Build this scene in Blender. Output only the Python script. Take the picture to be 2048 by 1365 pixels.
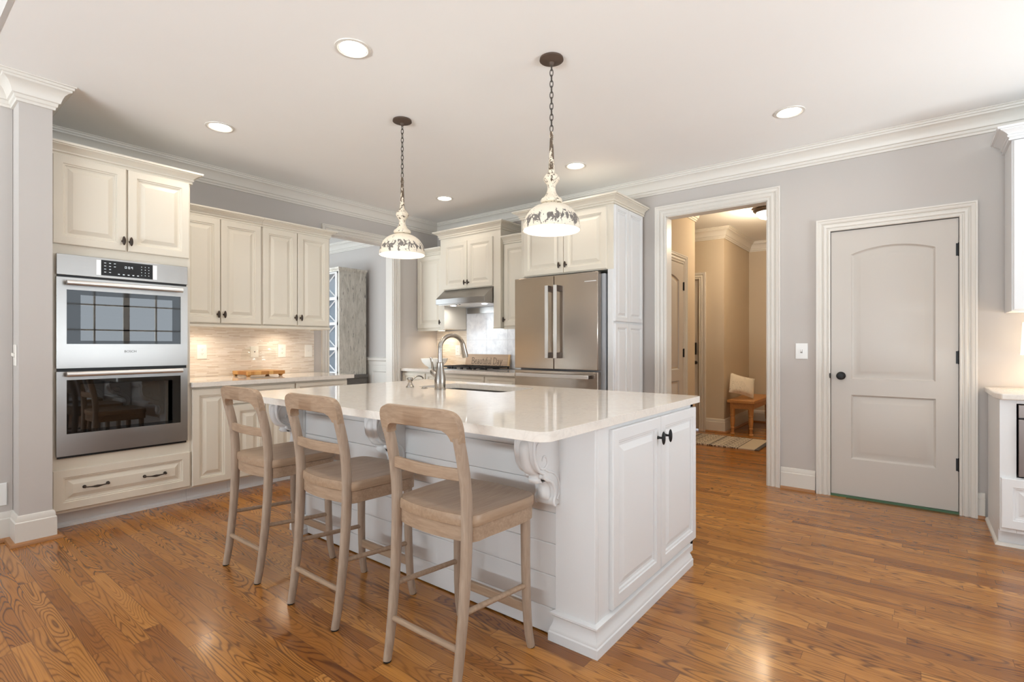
import bpy, bmesh, math, random
from mathutils import Vector, Matrix
S = bpy.context.scene
for o in list(bpy.data.objects): bpy.data.objects.remove(o)
col = S.collection
R = math.radians
random.seed(7)

# ---------------------------------------------------------------- camera, world, big lights, exposure
cam = bpy.data.objects.new('camera', bpy.data.cameras.new('camera')); col.objects.link(cam)
cam.data.sensor_width = 36; cam.data.lens = 36*1025/2048; cam.data.shift_y = 8.1/2048
cam.data.clip_start = .05
cam.location = (0, 0, 1.215); cam.rotation_euler = (R(90), 0, R(38.0964))
S.camera = cam
S.view_settings.view_transform = 'Standard'; S.view_settings.look = 'None'
S.view_settings.gamma = 1; S.view_settings.use_curve_mapping = False
S.view_settings.exposure = 0.10
W = bpy.data.worlds.new('sky'); S.world = W; W.use_nodes = True
W.node_tree.nodes['Background'].inputs[0].default_value = (.80, .88, 1, 1)
W.node_tree.nodes['Background'].inputs[1].default_value = 1.2

def area(name, loc, rot, sx, sy, e, c=(1, 1, 1), spread=180, shape='RECTANGLE'):
    l = bpy.data.lights.new(name, 'AREA'); l.shape = shape; l.size = sx; l.size_y = sy
    l.energy = e; l.color = c; l.spread = R(spread)
    o = bpy.data.objects.new(name, l); col.objects.link(o); o.location = loc; o.rotation_euler = rot
    return o
DAY = (.80, .92, 1.0)
def aim(name, loc, d, sx, sy, e, c, spread=180):
    o = area(name, loc, (0, 0, 0), sx, sy, e, c, spread)
    o.rotation_euler = Vector(d).to_track_quat('-Z', 'Y').to_euler(); return o
aim('daylight_window_right', (3.62, 2.75, 1.5), (-1, 0, 0), 3.0, 1.9, 26, DAY)
aim('daylight_window_rear', (-1.0, -4.72, 1.5), (0, 1, 0), 5.0, 2.1, 12, DAY)
aim('daylight_window_dining', (-7.3, .22, 1.5), (0, 1, 0), 2.6, 1.8, 190, DAY)
# added fill lamps outside, aimed up through the windows to brighten the ceiling
aim('ceiling_fill_right', (5.2, 2.75, -.1), (-.80, 0, .60), 3.4, 2.4, 680, (.86, .95, 1))
aim('ceiling_fill_rear', (-1.0, -6.4, -.1), (0, .80, .60), 5.6, 2.4, 1650, (.86, .95, 1))

# ---------------------------------------------------------------- materials
def lin(c):
    return tuple(((v/255)/12.92 if v/255 <= .04045 else ((v/255+.055)/1.055)**2.4) for v in c) + (1,)
class NT:
    def __init__(s, name):
        s.m = bpy.data.materials.new(name); s.m.use_nodes = True; s.t = s.m.node_tree
        s.b = s.t.nodes['Principled BSDF']
    def n(s, typ, ins=None, **kw):
        x = s.t.nodes.new(typ)
        for k, v in kw.items(): setattr(x, k, v)
        for k, v in (ins or {}).items():
            if isinstance(v, bpy.types.NodeSocket): s.t.links.new(v, x.inputs[k])
            else: x.inputs[k].default_value = v
        return x
    def math(s, op, a, b=None, c=None):
        x = s.t.nodes.new('ShaderNodeMath'); x.operation = op
        for i, v in enumerate((a, b, c)):
            if v is None: continue
            if isinstance(v, bpy.types.NodeSocket): s.t.links.new(v, x.inputs[i])
            else: x.inputs[i].default_value = v
        return x.outputs[0]
    def mix(s, f, a, b, typ='MIX'):
        x = s.t.nodes.new('ShaderNodeMix'); x.data_type = 'RGBA'; x.blend_type = typ
        for k, v in ((0, f), (6, a), (7, b)):
            if isinstance(v, bpy.types.NodeSocket): s.t.links.new(v, x.inputs[k])
            else: x.inputs[k].default_value = v
        return x.outputs[2]
    def ramp(s, f, stops, interp='LINEAR'):
        x = s.t.nodes.new('ShaderNodeValToRGB'); x.color_ramp.interpolation = interp
        e = x.color_ramp.elements
        while len(e) < len(stops): e.new(.5)
        for q, (p, c) in zip(e, stops):
            q.position = p; q.color = c if len(c) == 4 else tuple(c)+(1,)
        s.t.links.new(f, x.inputs[0]); return x.outputs[0]
    def set(s, **kw):
        for k, v in kw.items():
            k = {'base': 'Base Color', 'rough': 'Roughness', 'metal': 'Metallic', 'coat': 'Coat Weight', 'coatr': 'Coat Roughness',
                 'spec': 'Specular IOR Level', 'trans': 'Transmission Weight', 'ior': 'IOR', 'normal': 'Normal',
                 'emit': 'Emission Color', 'estr': 'Emission Strength', 'aniso': 'Anisotropic'}[k]
            if isinstance(v, bpy.types.NodeSocket): s.t.links.new(v, s.b.inputs[k])
            else: s.b.inputs[k].default_value = v
        return s
    def bump(s, h, st=.2, d=.002):
        x = s.n('ShaderNodeBump', {'Height': h, 'Strength': st, 'Distance': d}); s.set(normal=x.outputs[0])
    def pos(s, scale=(1, 1, 1), obj=False):
        g = s.n('ShaderNodeTexCoord').outputs['Object'] if obj else s.n('ShaderNodeNewGeometry').outputs['Position']
        return s.n('ShaderNodeMapping', {0: g, 'Scale': scale}).outputs[0]
    def noise(s, v, sc=5, det=3, rough=.5, dist=0):
        return s.n('ShaderNodeTexNoise', {'Vector': v, 'Scale': sc, 'Detail': det, 'Roughness': rough, 'Distortion': dist}).outputs[0]

def paint(name, rgb, rough=.45, var=.03, spec=.4, bump=.03):
    t = NT(name); v = t.noise(t.pos(), 3, 3); c = lin(rgb)
    d = tuple(x*(1-var*2) for x in c[:3])+(1,)
    t.set(base=t.mix(v, d, c), rough=rough, spec=spec)
    if bump: t.bump(t.noise(t.pos(), 260, 2), bump, .001)
    return t.m
M = {}
M['wall'] = paint('wall_paint', (197, 191, 186), .75, .01)
M['hallwall'] = paint('hall_wall_paint', (206, 190, 168), .75, .01)
M['ceil'] = paint('ceiling_paint', (248, 247, 245), .85, .01)
M['trim'] = paint('trim_paint', (224, 219, 211), .35, .01)
M['door'] = paint('door_paint', (203, 196, 188), .4, .01)
M['cream'] = paint('cream_cabinet_paint', (227, 219, 204), .38, .012)
M['white'] = paint('white_cabinet_paint', (231, 231, 231), .36, .012)
M['plate'] = paint('ivory_plastic', (240, 236, 228), .35, .005, bump=0)
M['wplate'] = paint('white_plastic', (242, 242, 240), .35, .005, bump=0)
M['slot'] = paint('dark_slot', (60, 52, 46), .6, .02, bump=0)
M['black'] = paint('black_iron', (22, 21, 22), .4, .1, bump=0)
M['bronze'] = paint('dark_bronze', (62, 47, 36), .35, .25, bump=0)
M['rubber'] = paint('black_rubber', (18, 18, 18), .7, .05)
M['ceramic'] = paint('white_ceramic', (244, 243, 238), .15, .005, bump=0)
M['cavity'] = paint('dark_enamel', (34, 27, 22), .3, .1, bump=0)
M['applgrey'] = paint('grey_appliance_enamel', (178, 180, 184), .35, .01, bump=0)
M['green'] = paint('green_tape', (86, 122, 92), .5, .2)

def steel(name, rgb, rough=.26, stretch=(1, 1, 160)):
    t = NT(name); c = lin(rgb)
    v = t.noise(t.pos(stretch), 6, 2)
    t.set(base=t.mix(v, tuple(x*.9 for x in c[:3])+(1,), c), metal=1.0, rough=t.math('ADD', t.math('MULTIPLY', v, .08), rough-.04))
    t.bump(v, .02, .001)
    return t.m
M['steel'] = steel('brushed_stainless', (168, 165, 162), .32)
M['fridge'] = steel('fridge_stainless', (190, 178, 166), .22)
M['nickel'] = steel('brushed_nickel', (176, 170, 162), .22, (40, 40, 1))
M['alu'] = steel('satin_aluminium', (232, 232, 232), .46)
M['chrome'] = steel('polished_trim', (200, 200, 200), .12)
M['darksteel'] = steel('dark_stainless', (128, 118, 114), .3)

def glossglass(name, rgb, tr=0, rough=.03, ior=1.45):
    t = NT(name); v = t.noise(t.pos(), 8, 2)
    c = lin(rgb); t.set(base=t.mix(v, tuple(x*.96 for x in c[:3])+(1,), c), rough=rough, trans=tr, ior=ior); return t.m
def thinglass(name, tint, refl=.10, rough=0):
    t = NT(name); t.t.nodes.remove(t.b); out = [n for n in t.t.nodes if n.type == 'OUTPUT_MATERIAL'][0]
    v = t.noise(t.pos(), 6, 1)
    tr = t.n('ShaderNodeBsdfTransparent', {0: t.mix(v, lin(tint), lin(tuple(min(255, c+3) for c in tint)))}); gl = t.n('ShaderNodeBsdfGlossy', {'Roughness': rough})
    fz = t.n('ShaderNodeLayerWeight', {0: .12}).outputs['Facing']
    f = t.math('ADD', t.math('MULTIPLY', t.math('POWER', fz, 3), .6), refl)
    mx = t.n('ShaderNodeMixShader', {0: f, 1: tr.outputs[0], 2: gl.outputs[0]}); t.t.links.new(mx.outputs[0], out.inputs[0]); return t.m
M['glass'] = thinglass('clear_glass', (254, 255, 254), .035)
M['pane'] = thinglass('cabinet_pane', (238, 242, 246), .10)
M['ovenwindow'] = thinglass('tinted_oven_window', (128, 120, 112), .16)
M['ovenglass'] = glossglass('black_oven_glass', (14, 14, 15), 0, .03, 1.6)
M['panel'] = glossglass('black_display', (26, 26, 27), 0, .12)

def glow(name, rgb, st):
    t = NT(name); c = lin(rgb); v = t.noise(t.pos(), 4, 1)
    t.set(base=c, emit=t.mix(v, tuple(x*.97 for x in c[:3])+(1,), c), estr=st, rough=.6); return t.m
M['lens'] = glow('lamp_lens', (255, 247, 232), 9)
M['bulb'] = glow('lamp_bulb', (255, 236, 205), 25)
M['puck'] = glow('puck_lens', (255, 226, 186), 8)
M['hoodlens'] = glow('hood_lens', (250, 250, 255), 12)
M['opal'] = glow('opal_glass', (255, 244, 226), 5)
M['shade'] = glow('lamp_shade_fabric', (255, 240, 214), .9)
M['digits'] = glow('display_digits', (200, 206, 210), .5)

def quartz():
    t = NT('white_quartz'); p = t.pos()
    a = t.noise(p, 5, 6, .6, 1.2); b = t.noise(p, 60, 3, .6)
    vein = t.ramp(a, [(.0, (0, 0, 0)), (.48, (0, 0, 0)), (.505, (1, 1, 1)), (.53, (0, 0, 0)), (1, (0, 0, 0))])
    base = t.mix(b, lin((230, 222, 212)), lin((243, 237, 229)))
    t.set(base=t.mix(t.math('MULTIPLY', vein, .18), base, lin((196, 189, 184))), rough=.055, spec=.6); return t.m
M['quartz'] = quartz()

def planks(name, along, across, L, Wd, tones, rings, grain_dark, seam, rough, coat=0, ringscale=(1.3, 13), jitter=1.0, offs=0):
    """strips laid along one world axis: random tone per strip, cathedral grain as contour lines of a noise"""
    t = NT(name); g = t.n('ShaderNodeNewGeometry').outputs['Position']
    sx = t.n('ShaderNodeSeparateXYZ', {0: g}); u = sx.outputs[along]; v = t.math('ADD', sx.outputs[across], offs)
    row = t.math('FLOOR', t.math('DIVIDE', v, Wd))
    rr = t.n('ShaderNodeTexWhiteNoise', {'W': row}, noise_dimensions='1D').outputs[0]
    uu = t.math('ADD', t.math('DIVIDE', u, L), t.math('MULTIPLY', rr, 37.3*jitter))
    cl = t.math('FLOOR', uu)
    cmb = t.n('ShaderNodeCombineXYZ', {0: row, 1: cl, 2: 3.7}).outputs[0]
    wn = t.n('ShaderNodeTexWhiteNoise', {'Vector': cmb}, noise_dimensions='3D')
    idv, idc = wn.outputs[0], wn.outputs[1]
    base = t.ramp(idv, [(i/(len(tones)-1), lin(c)) for i, c in enumerate(tones)])
    fv = t.math('FRACT', t.math('DIVIDE', v, Wd)); fu = t.math('FRACT', uu)
    ev = t.math('MULTIPLY', t.math('MINIMUM', fv, t.math('SUBTRACT', 1, fv)), Wd)
    eu = t.math('MULTIPLY', t.math('MINIMUM', fu, t.math('SUBTRACT', 1, fu)), L)
    e = t.math('MINIMUM', ev, eu)
    sm = t.math('SUBTRACT', 1, t.n('ShaderNodeMapRange', {0: e, 1: 0, 2: seam[0]}).outputs[0])
    h = None
    if rings:
        sid = t.n('ShaderNodeSeparateXYZ', {0: idc})
        q = t.n('ShaderNodeCombineXYZ', {0: t.math('ADD', t.math('MULTIPLY', u, ringscale[0]), t.math('MULTIPLY', sid.outputs[0], 60)),
              1: t.math('ADD', t.math('MULTIPLY', v, ringscale[1]), t.math('MULTIPLY', sid.outputs[1], 60)), 2: t.math('MULTIPLY', sid.outputs[2], 60)}).outputs[0]
        nz = t.noise(q, 1.0, 1.3, .45, .35)
        ln = t.math('ABSOLUTE', t.math('SINE', t.math('MULTIPLY', nz, rings)))
        ln = t.ramp(ln, [(0, (1, 1, 1)), (.25, (.8, .8, .8)), (.6, (.15, .15, .15)), (1, (0, 0, 0))])
        fq = t.n('ShaderNodeCombineXYZ', {0: t.math('MULTIPLY', u, 5), 1: t.math('MULTIPLY', v, 260), 2: idv}).outputs[0]
        fine = t.noise(fq, 1, 2, .6)
        ms = t.noise(q, .6, 1); amt = t.math('MULTIPLY', t.ramp(ms, [(.36, (.4, .4, .4)), (.6, (1, 1, 1))]), .8)
        base = t.mix(t.math('MULTIPLY', ln, amt), base, lin(grain_dark))
        base = t.mix(t.math('MULTIPLY', t.ramp(fine, [(.45, (0, 0, 0)), (.7, (1, 1, 1))]), .22), base, lin(grain_dark))
        h = t.math('SUBTRACT', t.math('MULTIPLY', ln, -.25), sm)
    else:
        fq = t.n('ShaderNodeCombineXYZ', {0: t.math('MULTIPLY', u, 14), 1: t.math('MULTIPLY', v, 160), 2: t.math('MULTIPLY', idv, 30)}).outputs[0]
        base = t.mix(t.math('MULTIPLY', t.noise(fq, 1, 3), .35), base, lin(grain_dark)); h = t.math('MULTIPLY', sm, -1)
    base = t.mix(t.math('MULTIPLY', sm, seam[2]), base, lin(seam[1]))
    t.set(base=base, rough=rough, coat=coat, coatr=.12)
    t.bump(h, .25, .0006)
    return t.m
M['floor'] = planks('oak_strip_floor', 0, 1, .82, .0625, [(142, 86, 34), (172, 111, 48), (196, 133, 62), (160, 101, 41), (184, 122, 54)],
                    92, (78, 40, 14), (.0022, (84, 48, 22), .7), .24, .2, (1.0, 9.5))
M['mosaicL'] = planks('strip_mosaic_left', 1, 2, .10, .0085, [(222, 210, 196), (236, 228, 216), (208, 192, 176), (240, 234, 226), (226, 214, 202)],
                      0, (186, 168, 152), (.0015, (214, 204, 192), .6), .25)
M['mosaicB'] = planks('strip_mosaic_back', 0, 2, .10, .0085, [(226, 212, 192), (238, 228, 212), (216, 200, 180), (242, 234, 222)],
                      0, (196, 178, 158), (.0015, (220, 208, 192), .6), .25)

def woodgrain(name, a, b, stretch, rough=.5, sc=9, dark=None, contrast=.35):
    t = NT(name); p = t.pos(stretch, True); n1 = t.noise(p, sc, 4, .6, .6); n2 = t.noise(t.pos((1, 1, 1), True), 3, 2)
    c = t.mix(t.ramp(n1, [(.5-contrast, (0, 0, 0)), (.5+contrast, (1, 1, 1))]), lin(a), lin(b))
    c = t.mix(t.math('MULTIPLY', n2, .3), c, lin(dark or a)); t.set(base=c, rough=rough); t.bump(n1, .08, .001); return t.m
M['stool'] = woodgrain('greywashed_wood_upright', (146, 124, 106), (194, 174, 154), (14, 14, 1.2), .5, 6)
M['stoolh'] = woodgrain('greywashed_wood_rail', (144, 118, 96), (192, 166, 140), (1.2, 14, 14), .5, 6)
M['seat'] = woodgrain('greywashed_wood_seat', (148, 120, 96), (190, 164, 138), (10, 1.0, 10), .36, 5)
M['shoe'] = woodgrain('oak_shoe', (150, 102, 62), (186, 136, 92), (2, 2, 30), .4, 6)
M['bench'] = woodgrain('honey_pine', (176, 120, 66), (206, 150, 92), (10, 1, 10), .4, 5)
M['signwood'] = woodgrain('sign_board', (176, 148, 122), (212, 188, 162), (1, 8, 14), .6, 4, (150, 112, 84))
M['signedge'] = paint('sign_edge', (222, 186, 140), .6, .1)
M['dining_wood'] = woodgrain('dark_grey_wood', (84, 80, 76), (132, 128, 122), (2, 2, 20), .6, 6)

def butcher():
    t = NT('acacia_blocks'); p = t.pos((1, 1, 1), True)
    br = t.n('ShaderNodeTexVoronoi', {'Vector': t.pos((12, 26, 2), True), 'Scale': 1.0}, distance='CHEBYCHEV')
    w = t.noise(t.pos((3, 3, 30), True), 9, 3)
    c = t.ramp(t.n('ShaderNodeSeparateXYZ', {0: br.outputs['Color']}).outputs[0], [(0, lin((166, 110, 52))), (.5, lin((204, 152, 84))), (1, lin((224, 178, 112)))])
    t.set(base=t.mix(t.math('MULTIPLY', w, .4), c, lin((150, 96, 46))), rough=.42); return t.m
M['butcher'] = butcher()

def tile():
    t = NT('marble_look_tile'); p = t.pos(); n1 = t.noise(p, 14, 5, .6, .6)
    t.set(base=t.mix(t.ramp(n1, [(.4, (0, 0, 0)), (.7, (1, 1, 1))]), lin((238, 238, 240)), lin((218, 218, 222))), rough=.2); return t.m
M['tile'] = tile()
M['grout'] = paint('grout', (206, 204, 204), .8, .02)

def chippy(name, z0, z1, dens, paintc, metalc, stretch=(60, 60, 26), spots=.72):
    """old paint, chipped through to the metal between two heights"""
    t = NT(name); g = t.n('ShaderNodeNewGeometry').outputs['Position']; z = t.n('ShaderNodeSeparateXYZ', {0: g}).outputs[2]
    zc, hw = (z0+z1)/2, (z1-z0)/2
    band = t.math('SUBTRACT', 1, t.math('ABSOLUTE', t.math('DIVIDE', t.math('SUBTRACT', z, zc), hw)))
    band = t.n('ShaderNodeMapRange', {0: band, 1: -.5, 2: .8}).outputs[0]
    nz = t.noise(t.pos(stretch), 1, 4, .65, .8)
    f = t.math('GREATER_THAN', t.math('ADD', nz, t.math('MULTIPLY', band, dens)), .66)
    f2 = t.math('GREATER_THAN', t.noise(t.pos((34, 34, 34)), 1.6, 3, .6), spots)
    f = t.math('MAXIMUM', f, f2)
    pc = t.mix(t.noise(t.pos(), 30, 3), lin(paintc), lin(tuple(min(255, c+14) for c in paintc)))
    mc = t.mix(t.noise(t.pos(), 40, 3), lin(metalc), lin(tuple(int(c*.6) for c in metalc)))
    t.set(base=t.mix(f, pc, mc), rough=.6); t.bump(f, -.3, .001); return t.m
M['pshade'] = chippy('chipped_enamel_shade', 1.88, 1.95, .2, (230, 219, 201), (140, 132, 126), (44, 44, 24))
M['pstem'] = chippy('chipped_enamel_stem', 2.17, 2.62, .24, (228, 216, 196), (112, 92, 72), (80, 80, 34), .62)
M['pin'] = paint('white_enamel_inside', (250, 246, 238), .5, .005, bump=0)
M['chain'] = paint('aged_iron', (84, 78, 72), .45, .2, bump=0)
M['rust'] = paint('rusty_canopy', (96, 78, 66), .6, .25)

def hutchmat():
    t = NT('crackled_old_paint'); n1 = t.noise(t.pos((10, 10, 2.2)), 2.4, 6, .72, .5); n2 = t.noise(t.pos((26, 26, 5)), 1.3, 4, .65)
    c = t.mix(t.ramp(n1, [(.35, (0, 0, 0)), (.65, (1, 1, 1))]), lin((200, 196, 184)), lin((238, 234, 224)))
    c = t.mix(t.math('MULTIPLY', t.ramp(n2, [(.6, (0, 0, 0)), (.68, (1, 1, 1))]), .8), c, lin((66, 62, 58)))
    t.set(base=c, rough=.7); t.bump(n1, .2, .003); return t.m
M['hutch'] = hutchmat()

def rugmat():
    t = NT('patterned_wool'); g = t.pos((1, 1, 1)); s = t.n('ShaderNodeSeparateXYZ', {0: g})
    x = t.math('MULTIPLY', s.outputs[0], 6.5); y = t.math('MULTIPLY', s.outputs[1], 9)
    q = t.n('ShaderNodeCombineXYZ', {0: t.math('PINGPONG', x, .5), 1: t.math('PINGPONG', y, .5), 2: t.math('FLOOR', x)}).outputs[0]
    nz = t.noise(q, 7, 3, .6, 1.2)
    f = t.ramp(nz, [(.46, (0, 0, 0)), (.5, (1, 1, 1))])
    c = t.mix(f, lin((66, 60, 57)), lin((216, 204, 186)))
    bx = t.math('FRACT', t.math('MULTIPLY', s.outputs[0], 3.1))
    ln = t.math('GREATER_THAN', bx, .95); c = t.mix(ln, c, lin((72, 66, 66)))
    t.set(base=c, rough=.95); t.bump(t.noise(g, 300, 2), .4, .003); return t.m
M['rug'] = rugmat()
M['fringe'] = paint('dark_rug_border', (84, 82, 84), .95, .15)
M['rugend'] = paint('plain_rug_end', (206, 192, 170), .95, .1)
def pillowmat():
    t = NT('embroidered_linen'); nz = t.noise(t.pos((1, 1, 1), True), 13, 2, .4, 1.5)
    ln = t.math('ABSOLUTE', t.math('SINE', t.math('MULTIPLY', nz, 40)))
    f = t.math('MULTIPLY', t.math('LESS_THAN', ln, .22), t.math('GREATER_THAN', t.noise(t.pos((1, 1, 1), True), 5, 1), .5))
    t.set(base=t.mix(t.math('MULTIPLY', f, .6), lin((232, 222, 206)), lin((110, 98, 88))), rough=.9); return t.m
M['pillow'] = pillowmat()

# ---------------------------------------------------------------- mesh helpers
class MB:
    def __init__(s): s.v = []; s.f = []
    def add(s, vs, fs):
        k = len(s.v); s.v += [tuple(v) for v in vs]; s.f += [tuple(i+k for i in f) for f in fs]; return s
    def box(s, x0, x1, y0, y1, z0, z1):
        return s.add([(x0, y0, z0), (x1, y0, z0), (x1, y1, z0), (x0, y1, z0), (x0, y0, z1), (x1, y0, z1), (x1, y1, z1), (x0, y1, z1)],
                     [(0, 3, 2, 1), (4, 5, 6, 7), (0, 1, 5, 4), (1, 2, 6, 5), (2, 3, 7, 6), (3, 0, 4, 7)])
    def loops(s, L, cap0=True, cap1=True, closed=True, ring=False):
        n = len(L[0]); vs = [p for l in L for p in l]; fs = []
        m = len(L)
        for i in range(m if ring else m-1):
            a, b = i*n, ((i+1) % m)*n
            for j in range(n if closed else n-1):
                k = (j+1) % n; fs.append((a+j, a+k, b+k, b+j))
        if cap0 and not ring: fs.append(tuple(range(n-1, -1, -1)))
        if cap1 and not ring: fs.append(tuple(range((m-1)*n, m*n)))
        return s.add(vs, fs)
    def lathe(s, prof, c=(0, 0, 0), n=32, axis='z', cap=True):
        L = []
        for r, h in prof:
            l = []
            for i in range(n):
                a = 2*math.pi*i/n; p, q = r*math.cos(a), r*math.sin(a)
                d = {'z': (p, q, h), 'x': (h, p, q), 'y': (p, h, q)}[axis]
                l.append((c[0]+d[0], c[1]+d[1], c[2]+d[2]))
            L.append(l)
        return s.loops(L, cap, cap)
    def tube(s, pts, rad, n=12, cap=True, ring=False, flat=None):
        P = [Vector(p) for p in pts]; m = len(P)
        if not hasattr(rad, '__len__'): rad = [rad]*m
        T = []
        for i in range(m):
            a, b = (P[(i-1) % m], P[(i+1) % m]) if ring else (P[max(i-1, 0)], P[min(i+1, m-1)])
            T.append((b-a).normalized())
        up = Vector((0, 0, 1)) if abs(T[0].z) < .9 else Vector((0, 1, 0))
        nx = T[0].cross(up).normalized(); L = []
        for i in range(m):
            if i: nx = (nx - T[i]*nx.dot(T[i])).normalized()
            ny = T[i].cross(nx); r = rad[i]; rx, ry = (r if hasattr(r, '__len__') else (r, r))
            L.append([P[i] + nx*rx*math.cos(2*math.pi*k/n) + ny*ry*math.sin(2*math.pi*k/n) for k in range(n)])
        return s.loops(L, cap, cap, True, ring)
    def sweep(s, path, prof, mp=lambda a, b, c: (a, b, c), closed=False, cap=True):
        """profile (offset to the left of the path, height) carried along a mitred path"""
        P = [Vector(p) for p in path]; m = len(P); L = []
        for i in range(m):
            ns = []
            if closed or i > 0: d = (P[i]-P[i-1]).normalized(); ns.append(Vector((-d.y, d.x)))
            if closed or i < m-1: d = (P[(i+1) % m]-P[i]).normalized(); ns.append(Vector((-d.y, d.x)))
            if len(ns) == 2:
                h = ns[0]+ns[1]; h = h/max(h.dot(ns[0]), .05)
            else: h = ns[0]
            L.append([mp(P[i].x+h.x*o, P[i].y+h.y*o, z) for o, z in prof])
        return s.loops(L, cap, cap, True, closed)
    def ball(s, c, r, n=16, m=10):
        rx, ry, rz = r if hasattr(r, '__len__') else (r, r, r)
        return s.loops([[(c[0]+rx*math.sin(math.pi*(i+.02)/(m+.04))*math.cos(2*math.pi*j/n), c[1]+ry*math.sin(math.pi*(i+.02)/(m+.04))*math.sin(2*math.pi*j/n),
                 c[2]-rz*math.cos(math.pi*(i+.02)/(m+.04))) for j in range(n)] for i in range(m+1)])
WL = {}
def link(o, parent):
    col.objects.link(o)
    if parent is not None: o.parent = parent
def obj(name, mb, mat, parent=None, bevel=0, seg=2, ang=35, subd=0, origin=None):
    me = bpy.data.meshes.new(name); off = Vector(origin) if origin is not None else (WL[parent] if parent is not None else Vector((0, 0, 0)))
    base = WL[parent] if parent is not None else Vector((0, 0, 0))
    me.from_pydata([tuple(Vector(v)-off) for v in mb.v], [], mb.f)
    bm = bmesh.new(); bm.from_mesh(me); bmesh.ops.recalc_face_normals(bm, faces=bm.faces); bm.to_mesh(me); bm.free()
    me.shade_smooth(); me.set_sharp_from_angle(angle=R(ang)); me.materials.append(M[mat])
    o = bpy.data.objects.new(name, me); link(o, parent); o.location = off-base; WL[o] = off
    if bevel:
        b = o.modifiers.new('bevel', 'BEVEL'); b.width = bevel; b.segments = seg; b.limit_method = 'ANGLE'; b.angle_limit = R(40); b.harden_normals = False
    if subd:
        b = o.modifiers.new('subdivision', 'SUBSURF'); b.levels = subd; b.render_levels = subd
    return o
def thing(name, label, cat, loc, group=None):
    o = bpy.data.objects.new(name, None); col.objects.link(o); o.location = loc; WL[o] = Vector(loc); o.empty_display_size = .1
    return tag(o, label, cat, group)
def tag(o, label, cat, group=None):
    o['label'] = label; o['category'] = cat
    if group: o['group'] = group
    return o
def struct(name, mb, mat, bevel=0, parent=None, **kw):
    o = obj(name, mb, mat, parent, bevel, **kw)
    if parent is None: o['kind'] = 'structure'
    return o
def dup(root, dx, label=None):
    r = root.copy(); col.objects.link(r); r.location = Vector(root.location)+Vector(dx)
    if label: r['label'] = label
    for ch in root.children:
        c = ch.copy(); col.objects.link(c); c.parent = r
        for g in ch.children:
            d = g.copy(); col.objects.link(d); d.parent = c
    return r
class Fr:   # a face: u to the viewer's right along it, v up, w out of it
    def __init__(s, o, u, w): s.o = Vector(o); s.u = Vector(u); s.w = Vector(w)
    def __call__(s, a, b, c): return tuple(s.o+s.u*a+Vector((0, 0, 1))*b+s.w*c)
def FX(x): return Fr((x, 0, 0), (0, 1, 0), (1, 0, 0))       # faces +X, u = y
def FY(y): return Fr((0, y, 0), (1, 0, 0), (0, -1, 0))      # faces -Y, u = x
DOORP = [(0, 0), (0, .016), (.004, .02), (.050, .02), (.053, .0145), (.061, .0135), (.065, .007), (.076, .006), (.099, .0155), (.102, .017)]
def rect(u0, u1, v0, v1, i): return [(u0+i, v0+i), (u1-i, v0+i), (u1-i, v1-i), (u0+i, v1-i)]
def panel(fr, u0, u1, v0, v1, prof=DOORP, k=1.0):
    mb = MB(); k = min(k, min(u1-u0, v1-v0)/.215)
    return mb.loops([[fr(a, b, w) for a, b in rect(u0, u1, v0, v1, i*k)] for i, w in prof])
def knob(fr, u, v, parent, mat='bronze', s=1.0):
    mb = MB(); n = 14
    mb.loops([[fr(u+.006*q*math.cos(2*math.pi*j/n), v+.006*q*math.sin(2*math.pi*j/n), w) for j in range(n)] for q, w in ((1.5, 0), (1.2, .004), (.9, .012), (.9, .026))])
    L = []
    for i in range(11):
        a = math.pi*(i+.05)/10.1; L.append([fr(u+.011*s*math.sin(a)**1.1*math.cos(2*math.pi*j/n), v-.032*s*math.cos(a), .029+.009*s*math.sin(a)**1.1*math.sin(2*math.pi*j/n)) for j in range(n)])
    mb.loops(L)
    return obj('knob', mb, mat, parent)
def pull(fr, u0, u1, v, parent):
    mb = MB(); pts = []; rad = []
    for i in range(17):
        q = i/16; pts.append(fr(u0+(u1-u0)*q, v-.004*math.sin(math.pi*q), .022+.008*math.sin(math.pi*q))); rad.append(.0038+.0045*math.exp(-((q-.5)/.16)**2))
    mb.tube(pts, rad, 10)
    for u in (u0, u1):
        mb.tube([fr(u, v, -.001), fr(u, v, .022)], .005, 10)
        mb.loops([[fr(u+r*math.cos(2*math.pi*j/12), v+r*math.sin(2*math.pi*j/12), w) for j in range(12)] for r, w in ((.011, 0), (.011, .002), (.007, .005))])
        c = fr(u, v, .023); mb.ball(c, .0075, 10, 6)
    return obj('pull', mb, 'bronze', parent)
def slab(outline, holes, z0, z1):
    bm = bmesh.new()
    def ring(pts, z):
        vs = [bm.verts.new((x, y, z)) for x, y in pts]
        return vs, [bm.edges.new((vs[i], vs[(i+1) % len(vs)])) for i in range(len(vs))]
    sets = []
    for z in (z0, z1):
        es = []; rs = []
        for pts in [outline]+holes:
            v, e = ring(pts, z); rs.append(v); es += e
        bmesh.ops.triangle_fill(bm, edges=es, use_beauty=True); sets.append(rs)
    for a, b in zip(*sets):
        for i in range(len(a)):
            j = (i+1) % len(a); bm.faces.new((a[i], a[j], b[j], b[i]))
    bm.verts.index_update(); mb = MB(); mb.add([v.co for v in bm.verts], [tuple(v.index for v in f.verts) for f in bm.faces]); bm.free()
    return mb
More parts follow.
